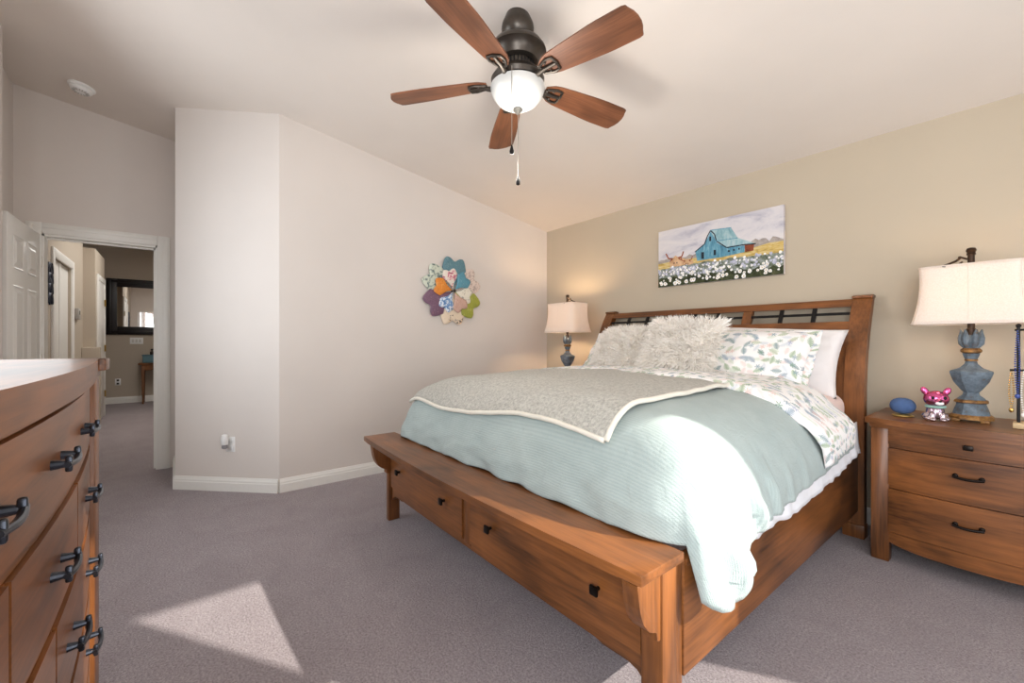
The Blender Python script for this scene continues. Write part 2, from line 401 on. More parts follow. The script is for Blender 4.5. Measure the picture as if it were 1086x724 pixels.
for x0, x1 in ((-6.36, -6.27), (-7.43, -7.34)): b.box(x0, x1, HY, HY+.02, 0, 2.13, .004)
b.box(-7.34, -6.36, HY, HY+.02, 2.04, 2.13, .004); struct('trim_2', b, TRIM)
b = B(); b.box(-7.34, -6.36, HY-.06, HY-.025, .01, 2.04, .003); b.box(-6.88, -6.82, HY-.025, HY-.017, .01, 2.04, .003); struct('door_2', b, TRIM)
b = B()
for x0, x1 in ((-8.40, -8.33), (-9.15, -9.08)): b.box(x0, x1, -.86, -.842, 0, 2.12, .004)
b.box(-9.08, -8.40, -.86, -.842, 2.04, 2.12, .004); struct('trim_3', b, TRIM)
BRASS = plain('aged brass', (178, 148, 88), .32, .9)
b = B(); b.box(-9.08, -8.40, -.86, -.849, .01, 2.04, .003)
d3 = struct('door_3', b, TRIM)
for z in (.35, 1.05, 1.75):
    q = B(); q.tube([(-9.07, -.840, z-.05), (-9.07, -.840, z+.05)], .011); part('hinge', q, BRASS, d3)

# mirror
MX = -10.698
mr = thing('wall_mirror', 'large black framed rectangular mirror on the far hall wall', 'mirror', (MX, -.2, 1.31))
b = B(); fw = .15; y0, y1, z0, z1 = -.98, .55, 1.28, 2.32
for a0, a1, c0, c1 in ((y0, y0+fw, z0, z1), (y1-fw, y1, z0, z1), (y0+fw, y1-fw, z0, z0+fw), (y0+fw, y1-fw, z1-fw, z1)):
    b.box(MX, MX+.035, a0, a1, c0, c1, .008)
for a0, a1, c0, c1 in ((y0+.03, y0+.07, z0+.03, z1-.03), (y1-.07, y1-.03, z0+.03, z1-.03), (y0+.07, y1-.07, z0+.03, z0+.07), (y0+.07, y1-.07, z1-.07, z1-.03)):
    b.box(MX+.03, MX+.05, a0, a1, c0, c1, .006)
part('frame', b, plain('black lacquered frame', (26, 22, 22), .4), mr)
b = B(); b.box(MX+.002, MX+.014, y0+fw-.005, y1-fw+.005, z0+fw-.005, z1-fw+.005)
part('mirror_glass', b, NT('mirror silver').set(Base_Color=(.9, .9, .9, 1), Metallic=1.0, Roughness=.02).m, mr, smooth=0)
# hall table
ht = thing('console_table', 'brown wooden console table against the far hall wall below the mirror', 'table', (-10.48, .1, 0))
b = B(); b.box(-10.69, -10.28, -.52, .75, .72, .755, .006); part('tabletop', b, TBX, ht)
b = B(); b.box(-10.66, -10.31, -.47, .70, .62, .72, .004); part('apron', b, TBX, ht)
for x in (-10.655, -10.315):
    for y in (-.465, .695):
        b = B(); b.lathe([(.018, 0), (.022, .2), (.034, .62), (.036, .70)], 4, (x + (.012 if x < -10.5 else -.012), y + (.012 if y < 0 else -.012), 0), ph=PI/4); part('leg', b, TBX, ht)
bx = thing('tissue_box', 'teal blue box sitting on the hall console table', 'box', (-10.45, -.33, .756))
b = B(); b.box(-10.56, -10.34, -.46, -.19, .756, .885, .01); part('box_body', b, plain('teal card', (88, 122, 132), .6), bx)
b = B(); b.box(-10.57, -10.33, -.47, -.18, .885, .905, .005); part('lid', b, plain('teal lid', (80, 112, 124), .6), bx)
bo = thing('pump_bottle', 'tiny dark pump bottle on top of the teal box in the hall', 'bottle', (-10.45, -.33, .906))
b = B(); b.lathe([(.028, 0), (.03, .01), (.03, .05), (.012, .065), (.012, .08)], 16, (-10.45, -.33, .906)); part('bottle_body', b, plain('dark glass', (60, 50, 46), .2), bo)
b = B(); b.lathe([(.013, .08), (.02, .085), (.02, .10), (.006, .11)], 12, (-10.45, -.33, .906)); b.tube([(-10.45, -.33, 1.012), (-10.41, -.33, 1.015)], .005); part('pump', b, BLACK, bo)
def plate(name, label, cat, o, u, n, w, h, mat, holes):
    t = thing(name, label, cat, o); o = Vector(o); u = Vector(u).normalized(); n = Vector(n).normalized(); z = Vector((0, 0, 1))
    M = Matrix(((u.x, n.x, 0, o.x), (u.y, n.y, 0, o.y), (0, 0, 1, o.z), (0, 0, 0, 1)))
    b = B(); b.box(-w/2, w/2, .0005, .006, -h/2, h/2, .002); b.xf(M); part('cover_plate', b, mat, t)
    for (x, y, ww, hh, mm, nm) in holes:
        b = B(); b.box(x-ww/2, x+ww/2, .006, .0095, y-hh/2, y+hh/2, .001); b.xf(M); part(nm, b, mm, t)
    return t
DARKS = plain('dark outlet slot', (70, 66, 62), .5); OUTW = plain('white plastic', (238, 238, 236), .3, var=.01)
plate('light_switch', 'white triple switch plate on the far hall wall under the mirror', 'switch', (-10.698, -.56, 1.165), (0, -1, 0), (1, 0, 0), .19, .12, OUTW,
      [(-.05, 0, .03, .06, plain('switch rocker', (214, 212, 206), .3), 'rocker'), (0, 0, .03, .06, plain('switch rocker', (214, 212, 206), .3), 'rocker'), (.05, 0, .03, .06, plain('switch rocker', (214, 212, 206), .3), 'rocker')])
plate('wall_outlet', 'power outlet low on the far hall wall near the baseboard', 'outlet', (-10.698, -.82, .40), (0, -1, 0), (1, 0, 0), .08, .125, OUTW,
      [(0, .03, .035, .035, DARKS, 'socket'), (0, -.03, .035, .035, DARKS, 'socket')])
an = Vector((.625, -.608, 0)).normalized(); au = Vector((.608, .625, 0)).normalized()
plate('wall_outlet', 'white duplex outlet low on the angled bedroom wall', 'outlet', (-3.9385, .3445, .362), au, an, .075, .118, OUTW,
      [(0, .027, .034, .03, plain('socket face', (222, 222, 220), .3), 'socket'), (0, -.027, .034, .03, plain('socket face', (222, 222, 220), .3), 'socket')])
af = thing('air_freshener', 'white plug-in air freshener in the outlet on the angled wall', 'air freshener', Vector((-3.9385, .3445, .39)) + an*.011)
b = B(); b.lathe([(.020, -.03), (.024, -.02), (.026, .02), (.020, .045), (.012, .05)], 20); M = Matrix.Translation(Vector((-3.9385, .3445, .395)) + an*.037 - au*.022); b.xf(M); part('housing', b, OUTW, af)
b = B(); b.lathe([(.012, -.060), (.020, -.055), (.020, -.034), (.010, -.030)], 16); b.xf(M); part('oil_vial', b, plain('smoky vial', (140, 138, 140), .15), af)

th = thing('thermostat', 'small grey thermostat box on the left hall wall past the white door', 'thermostat', (-7.66, HY+.001, 1.5))
b = B(); b.box(-7.74, -7.58, HY+.001, HY+.035, 1.44, 1.58, .006); part('thermostat_case', b, plain('grey plastic', (168, 164, 158), .4), th)
b = B(); b.box(-7.70, -7.62, HY+.035, HY+.038, 1.50, 1.55, .001); part('display', b, plain('lcd grey', (120, 126, 118), .2), th)
# dark scroll ornament on the hall wall
IRON = plain('dark blue black iron', (34, 40, 56), .5, .4)
orn = thing('wall_ornament', 'dark blue-black scrolled ornament on the hall wall beside the open door', 'wall decor', (-6.08, HY, 1.72))
b = B(); oc = Vector((-6.08, HY+.022, 1.73))
b.ball(oc, (.055, .02, .08))
for sg in (-1, 1):
    for k in range(4):
        zz = -.15 + .1*k
        b.tube([oc + Vector((sg*(.02+.075*math.sin(a*.55)), 0, zz + .045*math.cos(a))) for a in [x*.5 for x in range(11)]], [.020 - .0012*i for i in range(11)], 7)
part('scrolls', b, IRON, orn)
b = B(); b.tube([oc+Vector((0, 0, -.21)), oc+Vector((0, 0, -.1)), oc+Vector((0, 0, .1)), oc+Vector((0, 0, .21))], [.006, .022, .022, .006]); part('spine', b, IRON, orn)

# smoke detector on the sloping ceiling
sd = thing('smoke_detector', 'round white smoke detector on the ceiling above the doorway', 'smoke detector', (-4.55, -.55, CZ(-.55)))
ROTC = Matrix.Translation((-4.55, -.55, CZ(-.55))) @ Matrix.Rotation(math.atan(-.161), 4, 'X')
b = B(); b.lathe([(.078, -.001), (.078, -.012), (.070, -.018)], 40); b.xf(ROTC); part('mounting_ring', b, OUTW, sd)
b = B(); b.lathe([(.066, -.018), (.066, -.03), (.055, -.044), (.02, -.048)], 40)
b.xf(ROTC); part('cover', b, OUTW, sd)
b = B()
for k in range(16):
    a = 2*PI*k/16; b.tube([(.05*math.cos(a), .05*math.sin(a), -.0455), (.03*math.cos(a), .03*math.sin(a), -.0485)], .003, 6)
b.xf(ROTC); part('vent_slot', b, plain('vent grey', (176, 172, 166), .5), sd)

# ------------------------------------------------------------------ ceiling fan
FX, FY = -1.642, 1.352
fc = CZ(FY)
fan = thing('ceiling_fan', 'five blade ceiling fan with dark bronze motor and white bowl light', 'ceiling fan', (FX, FY, fc))
c = (FX, FY, 0)
b = B(); b.lathe([(.056, fc+.02), (.066, fc-.008), (.079, fc-.038), (.082, fc-.060), (.076, fc-.085), (.056, fc-.108), (.036, fc-.118), (.026, fc-.120)], 40, c); part('canopy', b, BRONZE, fan)
b = B(); b.lathe([(.020, fc-.10), (.020, fc-.17)], 20, c); part('downrod', b, BLACK, fan)
b = B(); b.lathe([(.03, 2.6819), (.085, 2.6757), (.125, 2.6531), (.142, 2.6284), (.144, 2.6181), (.128, 2.6099), (.112, 2.5873), (.104, 2.5667), (.088, 2.5585)], 48, c); part('motor_housing', b, BRONZE, fan)
b = B(); b.lathe([(.080, 2.5636), (.080, 2.5256), (.118, 2.5071), (.135, 2.4803), (.128, 2.4597), (.10, 2.4515)], 48, c); hub = part('switch_housing', b, BRONZE, fan)
b = B()
for k in range(28):
    a = 2*PI*k/28; b.tube([(FX+.0815*math.cos(a), FY+.0815*math.sin(a), 2.5317), (FX+.0815*math.cos(a), FY+.0815*math.sin(a), 2.5636)], .0035, 6)
part('vent', b, BLACK, hub)
b = B(); b.lathe([(.128, 2.4515), (.136, 2.4474), (.137, 2.4371), (.126, 2.4042), (.100, 2.3713), (.062, 2.3476), (.025, 2.3384), (.004, 2.3373)], 48, c); part('bowl_shade', b, GLASSW, fan)
b = B(); b.lathe([(.022, 2.3363), (.024, 2.3301), (.014, 2.3199), (.008, 2.3116)], 24, c); part('finial', b, plain('brushed grey finial', (128, 126, 120), .35, .7), fan)
fl_ = lamp('fan_fill', 'POINT', (0, 0, 2.05-fc), 13, (1.0, .95, .88), shadow_soft_size=.12); fl_.parent = fan  # soft fill added in the air below the bowl to brighten the room
BZ = 2.4762
def blade_outline():
    L0, L1 = .158, .664; top = []
    for i in range(13):
        t = i/12; x = L0 + (L1-.035-L0)*t; w = .052 + .030*min(1, t*1.4)**.8
        if t < .12: w *= (.55 + .45*(t/.12)**.6)
        top.append((x, w))
    tip = [(L1-.018, .077), (L1-.012, .060), (L1-.002, .040), (L1+.004, .015)]
    up = top + tip
    return up + [(x, -y) for x, y in reversed(up)]
for k in range(5):
    ang = R(6.5 + 72*k)
    M = Matrix.Translation((FX, FY, BZ)) @ Matrix.Rotation(ang, 4, 'Z') @ Matrix.Rotation(R(3.5), 4, 'Y') @ Matrix.Rotation(R(-12), 4, 'X')
    b = B(); b.prism(blade_outline(), 'z', .0, .007)
    bl = part('blade', b, BLX, fan, local=True); bl.matrix_local = Matrix.Translation((0, 0, -fc)) @ Matrix.Translation((0, 0, BZ)) @ Matrix.Rotation(ang, 4, 'Z') @ Matrix.Rotation(R(3.5), 4, 'Y') @ Matrix.Rotation(R(-12), 4, 'X')
    q = B()
    ring = [(.165, .022), (.215, .040), (.245, .036), (.252, 0), (.245, -.036), (.215, -.040), (.165, -.022)]
    q.tube([(x, y, -.005) for x, y in ring], .007, 8); q.tube([(.165, -.022, -.005), (.165, .022, -.005)], .007, 8)
    q.tube([(.105, 0, -.012), (.14, 0, -.016), (.18, 0, -.007), (.247, 0, -.005)], [.016, .014, .010, .008], 8)
    q.ball((.20, .025, -.006), .006); q.ball((.20, -.025, -.006), .006); q.ball((.235, 0, -.007), .006)
    part('blade_arm', q, BRONZE, bl, local=True)
for (dx, dy, zb, zt) in ((.015, -.010, 1.9465, 2.3219), (.090, -.110, 2.047, 2.4659)):
    b = B()
    px_, py_ = FX+dx, FY+dy
    b.tube([(px_, py_, zb+.04), (px_, py_, (zb+zt)/2), (px_, py_, zt)], .0018, 6)
    ch = part('pull_chain', b, plain('chain nickel', (176, 172, 164), .3, .8), fan)
    b = B(); b.lathe([(.003, .045), (.006, .035), (.011, .015), (.010, .004), (.003, 0)], 14, (px_, py_, zb)); part('pull_bob', b, BLACK, ch)

# ------------------------------------------------------------------ bed frame
BC = -1.67
bed = thing('bed_frame', 'cherry wood king bed with slatted sleigh headboard and storage bench footboard', 'bed', (BC, 2.2, 0))
def yf(z): return 3.165 + (0 if z < .8 else .205*((z-.8)/.64)**2)
def sleigh(z0, z1, th, n=14, off=0):
    zs = [z0 + (z1-z0)*i/n for i in range(n+1)]
    return [(yf(z)+off, z) for z in zs] + [(yf(z)+off+th, z) for z in reversed(zs)]
for x0, x1 in ((-.738, -.640), (-2.70, -2.602)):
    b = B(); b.prism(sleigh(0.0, 1.445, .065, 18), 'x', x0, x1, bev=.006); hp = part('headboard_post', b, WZ, bed)
    b = B(); b.box(x0-.004, x1+.004, yf(0)-.012, yf(0)+.07, 0.0, .08, .005); part('post_foot', b, WZ, hp)
    b = B(); b.prism([(yf(1.44)-.01, 1.437), (yf(1.44)+.066, 1.437), (yf(1.44)+.066, 1.452), (yf(1.44)+.02, 1.458), (yf(1.44)-.01, 1.452)], 'x', x0-.003, x1+.003, bev=.003); part('post_cap', b, WZ, hp)
xi0, xi1 = -2.602, -.738
b = B(); b.prism(sleigh(1.385, 1.435, .05, 5, .006), 'x', xi0, xi1, bev=.005); part('top_rail', b, WX, bed)
b = B(); b.prism(sleigh(1.225, 1.290, .05, 5, .006), 'x', xi0, xi1, bev=.004); part('lower_rail', b, WX, bed)
b = B(); b.prism(sleigh(.30, 1.225, .022, 12, .022), 'x', xi0, xi1); part('headboard_panel', b, WZ, bed)
b = B(); b.prism(sleigh(.22, .40, .05, 4, .004), 'x', xi0, xi1, bev=.004); part('bottom_rail', b, WX, bed)
for x in (-1.985, -1.355):
    b = B(); b.prism(sleigh(1.290, 1.385, .045, 4, .008), 'x', x-.030, x+.030, bev=.003); part('headboard_stile', b, WZ, bed)
for a0, a1 in ((xi0, -2.015), (-1.955, -1.385), (-1.325, xi1)):
    b = B(); b.prism(sleigh(1.332, 1.350, .02, 2, .012), 'x', a0, a1, bev=.002)
    for f in (1/3, 2/3):
        x = a0 + (a1-a0)*f; b.prism(sleigh(1.290, 1.385, .018, 4, .008), 'x', x-.012, x+.012, bev=.002)
    part('iron_grille', b, BLACK, bed)
for x0, x1 in ((-.700, -.668), (-2.672, -2.640)):
    b = B(); b.box(x0, x1, 1.20, 3.166, .155, .510, .004); b.box(x0-.002 if x0 < -2 else x0, x1+.004 if x0 > -2 else x1, 1.21, 3.16, .485, .512, .004); part('side_rail', b, WY, bed)
# bench footboard
def bowf(x, y0, amt): return y0 - amt*(1 - ((x-BC)/1.02)**2)
n = 24
fx = [-2.735 + (2.735-.650)*i/n for i in range(n+1)]
b = B(); b.prism([(x, bowf(x, .955, .035)) for x in fx] + [(-.650, 1.170), (-2.735, 1.170)], 'z', .520, .550, bev=.004); part('bench_top', b, WX, bed)
b = B(); b.prism([(x, bowf(x, .975, .035)) for x in fx[1:-1]] + [(fx[-2], 1.145), (fx[1], 1.145)], 'z', .506, .520); part('top_moulding', b, WX, bed)
FYB = 1.085
def curved_front(b, x0, x1, z0, z1, y, th, amt=.03, nn=12, bev=.004, zlow=None):
    xs = [x0 + (x1-x0)*i/nn for i in range(nn+1)]
    def yy(x): return y - amt*(1 - ((x-BC)/1.02)**2)
    vs = []
    for x in xs:
        zl = z0 if zlow is None else zlow(x)
        vs.append([b.bm.verts.new(p) for p in ((x, yy(x), zl), (x, yy(x), z1), (x, yy(x)+th, z1), (x, yy(x)+th, zl))])
    for a, c2 in zip(vs, vs[1:]):
        for i in range(4): b.bm.faces.new((a[i], a[(i+1) % 4], c2[(i+1) % 4], c2[i]))
    b.bm.faces.new(vs[0]); b.bm.faces.new(vs[-1])
    if bev:
        es = [e for e in b.bm.edges if e.is_manifold and e.calc_face_angle(0) > .8]
        bmesh.ops.bevel(b.bm, geom=es, offset=bev, segments=2, profile=.5, affect='EDGES')
    return b
for x0, x1 in ((-2.705, -2.632), (-.708, -.635+.0)):
    x1 = min(x1, -.668) if x0 > -2 else x1; x0 = max(x0, -2.672) if x0 < -2 else x0-.033
    b = B(); b.box(x0, x1, FYB, FYB+.075, 0, .506, .004)
    lg = part('bench_leg', b, WZ, bed)
    b = B(); b.box(x0+.006, x1-.006, FYB+.075, 1.20, .13, .506, .003); part('end_panel', b, WZ, bed)
    # corbel under the overhanging top
    xc0, xc1 = (x0+.012, x0+.058) if x0 < -2 else (x1-.058, x1-.006)
    arc = [(FYB-.108 + .090*(1-math.cos(PI/2*i/8)), .495 - .15*math.sin(PI/2*i/8)) for i in range(9)]
    b = B(); b.prism([(FYB, .506), (FYB-.112, .506)] + [(FYB-.112, .495)] + arc[1:] + [(FYB-.022, .318), (FYB, .312)], 'x', xc0, xc1, bev=.003); part('corbel', b, WZ, bed)
def valance(x):
    e = abs(x-BC); 
    if e > .90: return .175 - .060*((e-.90)/.07)
    if e > .78: return .178
    return .185 + .014*math.cos(e/.78*PI/2)
b = B(); curved_front(b, -2.610, -.732, .18, .225, FYB+.02, .03, nn=60, bev=0, zlow=valance); part('valance', b, WX, bed, smooth=30)
b = B(); curved_front(b, -2.610, -.732, .488, .506, FYB+.02, .03); part('drawer_rail', b, WX, bed)
b = B(); b.box(BC-.030, BC+.030, FYB-.018, FYB+.03, .22, .49, .003); part('center_stile', b, WZ, bed)
for sg in (-1, 1):
    x0, x1 = (BC-.928, BC-.035) if sg < 0 else (BC+.035, BC+.928)
    b = B(); curved_front(b, x0, x1, .234, .482, FYB+.005, .03); dr = part('drawer', b, WX, bed)
    for xk in (BC+sg*.20, BC+sg*.775):
        yk = FYB+.005 - .03*(1-((xk-BC)/1.02)**2)
        b = B(); b.tube([(xk, yk+.002, .365), (xk, yk-.018, .365)], .007, 10); b.box(xk-.016, xk+.016, yk-.030, yk-.018, .349, .381, .004); part('knob', b, KNOBM, dr)

# ------------------------------------------------------------------ mattress and bedding
mt = thing('mattress', 'king mattress in a pink pinstriped fitted sheet on the bed frame', 'mattress', (BC, 2.2, .45))
b = B(); b.box(BC-.955, BC+.955, 1.33, 3.150, .42, .855, .075, seg=6)
part('fitted_sheet', b, PINK, mt, smooth=60)

def nz(x, y, z=0, s=1.0): return noise.noise(Vector((x*s, y*s, z)))
EY = 1.205
def ztop(x, y):
    w = min(1.1, abs(x-BC)/1.0); v = max(0, min(1.05, (1.75-y)/.545))
    d1 = .045*w*w + .125*w**10; d2 = .03*v*v + .155*v**6
    z = .948 - (d1**1.4 + d2**1.4)**(1/1.4)
    puff = .012*nz(x, y, 3, 2.2) + .007*nz(x, y, 9, 6.5)
    return z + puff*(1-.4*max(w, v))
# perimeter path, right head -> right corner -> foot -> left corner -> left head
RC = .16
def perim():
    P = []
    def seg(p0, p1, n, nrm):
        for i in range(n): t = i/n; P.append((p0[0]+(p1[0]-p0[0])*t, p0[1]+(p1[1]-p0[1])*t, nrm))
    seg((BC+1, 2.82), (BC+1, EY+RC), 110, (1, 0))
    for i in range(14):
        a = -PI/2*i/14; P.append((BC+1-RC+RC*math.cos(a), EY+RC+RC*math.sin(a), (math.cos(a), math.sin(a))))
    seg((BC+1-RC, EY), (BC-1+RC, EY), 110, (0, -1))
    for i in range(14):
        a = -PI/2-PI/2*i/14; P.append((BC-1+RC+RC*math.cos(a), EY+RC+RC*math.sin(a), (math.cos(a), math.sin(a))))
    seg((BC-1, EY+RC), (BC-1, 2.82), 60, (-1, 0)); P.append((BC-1, 2.82, (-1, 0)))
    return P
PER = perim()
def lerp_tab(tab, x):
    for (a, va), (c2, vc) in zip(tab, tab[1:]):
        if x <= c2: t = (x-a)/(c2-a); t = max(0, min(1, t)); t = t*t*(3-2*t); return va+(vc-va)*t
    return tab[-1][1]
HEM = [(1.05, .56), (1.15, .50), (1.22, .45), (1.30, .375), (1.35, .365), (1.41, .43), (1.49, .52), (1.75, .535), (2.2, .555), (2.82, .60)]
b = B(); NQ, NS = 26, 22
rows = []; UVD = {}
arc = 0.0; last = None
for (ex, ey, nr) in PER:
    if last: arc += math.hypot(ex-last[0], ey-last[1])
    last = (ex, ey)
    col = []
    sx, sy = BC, max(1.62, min(2.82, ey))
    for q in range(NQ+1):
        t = q/NQ; t = 1-(1-t)**1.25
        x, y = sx+(ex-sx)*t, sy+(ey-sy)*t; vv = b.bm.verts.new((x, y, ztop(x, y))); UVD[vv] = (x, y); col.append(vv)
    ze = ztop(ex, ey); right = ex > BC; fw = max(0, -nr[1]); arcf = 2*abs(nr[0]*nr[1])
    corner = math.exp(-((ex-(BC+1))**2/.10 + (ey-1.33)**2/.16)) if right else 0
    foot = nr[1] < -.7
    if right and not foot: zh = lerp_tab(HEM, ey)
    elif foot: zh = .556 + .004*math.sin(arc*23)
    else: zh = .47
    if foot and right: zh -= .06*max(0, (-nr[1]-1)*0) 
    for k in range(1, NS+1):
        s = k/NS
        z = ze + (zh-ze)*s
        flare = .058*(1-(1-s)**2) + .022*corner*s
        A = (.003 + .030*corner)*min(1, s*1.6)
        rip = A*math.sin(arc*34 + 3.0*s + 1.5*nz(arc, s, 5, 1.8)) + .35*A*math.sin(arc*71 - 1.7*s)
        if foot: rip = .007*s*math.sin(arc*19+3*nz(arc, s, 2, 3)) + (.010*nz(arc*5, s*1.6, 1) + .007*nz(arc*13, s*2.5, 7))*min(1, s*2.5)
        if right and not foot: rip += (.008*nz(arc*6, s*1.4, 4))*s
        o = flare + (rip if foot else rip*.5 + abs(rip)*.9)
        if foot: o = min(o, .062)
        else: o = max(o, .034*min(1, s*2.5)) + .038*arcf*min(1, s*2)
        if foot: o += .016*s
        # the hem is drawn a little to the foot at the corner
        dy = -.05*corner*s*s if not foot else 0
        vv = b.bm.verts.new((ex+nr[0]*o, ey+nr[1]*o*.9, z)); UVD[vv] = (ex, ey-(ze-z)*fw); col.append(vv)
    rows.append(col)
for a, c2 in zip(rows, rows[1:]):
    for i in range(len(a)-1): b.bm.faces.new((a[i], c2[i], c2[i+1], a[i+1]))
uvl = b.bm.loops.layers.uv.new('UVMap')
for f_ in b.bm.faces:
    for l_ in f_.loops: l_[uvl].uv = UVD[l_.vert]
bmesh.ops.remove_doubles(b.bm, verts=b.bm.verts, dist=.0005)
duv = thing('duvet', 'pale aqua ribbed duvet draped over the bed and its foot corner', 'duvet', (BC, 2.0, .56))
o = part('duvet_cover', b, DUVET, duv, smooth=180)
md = o.modifiers.new('thickness', 'SOLIDIFY'); md.thickness = .012; md.offset = -1
# the floral lining folded back over the top edge
b = B()
UW = 1.24
def band(u, v):
    a = (u*2-1)*UW; sgn = 1 if a > 0 else -1; aa = abs(a)
    yf0 = 2.20 + .012*math.sin(u*21) + (.10*max(0, (aa-.98)/.26)**1.0)
    yb = 2.79 - .03*max(0, (aa-.9)/.34)
    y = yf0 + (yb-yf0)*v
    roll = .034*math.sqrt(max(0, 1-(1-min(1, v/.14))**2)) * (1 if v < .86 else math.sqrt(max(.0, 1-((v-.86)/.14)**2)))
    wr = .007*nz(u*16, v*3, 4) + .004*nz(u*40, v*5, 8)
    if aa <= 1.0:
        x = BC + a; z = ztop(x, y) + .004 + roll + wr
    else:
        d = aa-1.0; zt = ztop(BC+sgn*1.0, y)
        x = BC + sgn*(1.0 + .055*math.sin(min(1, d/.14)*PI/2) + .012 + roll*.6); z = zt + .004 + roll*.5 - d*(.62 + .2*(1-v)) + wr
    return (x, y, z)
b.grid(150, 22, band, uv=lambda u, v: (u*2.5, v*.62))
o = part('folded_edge', b, FLORALB, duv, smooth=180, label='floral lining folded back along the top')
md = o.modifiers.new('thickness', 'SOLIDIFY'); md.thickness = .006; md.offset = -1
# white sheet showing under the duvet along the side
b = B()
def sheetf(u, v):
    y = 1.46 + (3.02-1.46)*u; top = .66 + .05*u
    hem = lerp_tab([(1.46, .50), (1.60, .455), (1.75, .465), (1.9, .455), (2.4, .475), (3.02, .535)], y) + .012*nz(u*9, 4) + .010*nz(u*26, 1)
    return (-.642 + .012*v*nz(u*22, v*1.5, 2) + .012*v, y, top + (hem-top)*v)
b.grid(120, 10, sheetf)
fs_ = part('flat_sheet', b, SHEETW, org=(-.65, 2.3, .5), smooth=180); tag(fs_, 'white flat sheet hem hanging below the duvet over the side rail', 'sheet')
md = fs_.modifiers.new('thickness', 'SOLIDIFY'); md.thickness = .003
# sherpa throw
thr = thing('throw_blanket', 'cream sherpa throw spread across the lower half of the bed', 'blanket', (-1.85, 1.7, .8))
b = B()
def throwp(u, v):
    x = -.985 + .02*math.sin(v*4) - 1.63*u; y0 = 1.222 + .018*math.sin(u*7)+.05*u*u*0; y = y0 + (2.26-y0)*v
    lift = .012 + .016*max(0, nz(x*1.6+y*.8, y*3.2, 6)) + .006*nz(x, y, 2, 9)
    if u > .25: lift += .020*max(0, nz(x*2+y*3, y*1.5, 15))
    xx = max(x, BC-1.035); drop = (BC-1.035-x)*.9 if x < BC-1.035 else 0
    return (xx - (.01 if drop else 0), y, ztop(xx, y) + lift - drop)
b.grid(90, 60, throwp); o = part('fleece', b, SHERPA, thr, smooth=180)
md = o.modifiers.new('thickness', 'SOLIDIFY'); md.thickness = .010; md.offset = 1
b = B(); pts = [Vector(throwp(i/60, 0)) + Vector((0, -.004, .006)) for i in range(60, -1, -1)]
b.tube(pts, .011, 8); pts = [Vector(throwp(0, i/40)) + Vector((.004, 0, .006)) for i in range(0, 41)]; b.tube(pts, .011, 8)
part('edging', b, SHEDGE, thr, smooth=180, label='rolled pale fleece edging')

# pillows
def cushion(w, h, t, nu=44, nv=32, flange=0.0, seed=0, sag=.01, pw=2.4):
    b = B()
    def f(sgn):
        def g(u, v):
            a, c2 = u*2-1, v*2-1
            e = max(0, (1-abs(a)**pw))*max(0, (1-abs(c2)**pw)); th = t*e**.42
            pinch = 1 - .045*(1-abs(a)**2)*abs(c2)**6*0 
            x = a*w/2*(1-.05*(1-c2*c2)*abs(a)**4*-1*.4) ; y = c2*h/2*(1 - .07*(1-abs(a)**2.0)*abs(c2)**4*.7)
            x = a*w/2*(1 - .06*(1-abs(c2)**2)*abs(a)**4)
            return (x, y, sgn*th + (.012*nz(a*2.2+seed, c2*2.2, seed) + .006*nz(a*6, c2*6+seed, 3))*e**.3)
        return g
    b.grid(nu, nv, f(1), uv=lambda u, v: (u*w + seed*.37, v*h)); b.grid(nu, nv, f(-1), uv=lambda u, v: (u*w + seed*.37, v*h))
    bmesh.ops.remove_doubles(b.bm, verts=b.bm.verts, dist=.0008)
    return b, f(1)
def pmat(cx, y, z, tilt, rz=0, roll=0):
    # local x across the bed, local y up the pillow, local z out of the front
    return Matrix.Translation((cx, y, z)) @ Matrix.Rotation(rz, 4, 'Z') @ Matrix.Rotation(tilt, 4, 'X') @ Matrix.Rotation(roll, 4, 'Z')
def place(o, M): o.matrix_world = M
p, _ = cushion(.90, .44, .085, seed=2)
pl = part('pillow', p, PILLW, smooth=180); tag(pl, 'plain white pillow leaning on the headboard behind the floral sham', 'pillow', ); pl.matrix_world = pmat(-1.165, 3.055, 1.055, R(66), R(2), R(-3))
def sham(cx, y, z, tilt, rz, roll, label, seed):
    r = thing('pillow_sham', label, 'pillow', (0, 0, 0), 'floral shams on the bed')
    p, g = cushion(.82, .44, .085, seed=seed); part('cushion', p, FLORAL, r, smooth=180)
    b = B()
    def fl(u, v):
        a = u*2*PI; cx_, sy_ = math.cos(a), math.sin(a); k = 1/max(abs(cx_), abs(sy_))
        x0, y0 = cx_*k, sy_*k
        s = .955 + .10*v + (.012*abs(math.sin(a*14)) if v > .5 else 0)
        return (x0*.40*s, y0*.212*(s + .03*v), .008*math.sin(a*9)*v)
    b.grid(160, 4, fl, uv=lambda u, v: (u*2.4, v*.06)); o = part('flange', b, FLORAL, r, smooth=180)
    md = o.modifiers.new('thickness', 'SOLIDIFY'); md.thickness = .004
    r.matrix_world = pmat(cx, y, z, tilt, rz, roll); return r
sham(-1.235, 2.895, 1.055, R(52), R(1), R(-2), 'floral scalloped pillow sham on the right, in front of the plain white pillow', 1)
sham(-2.12, 2.935, 1.060, R(52), R(-2), R(2), 'floral pillow sham mostly hidden behind the smaller shaggy cushion at left', 4)
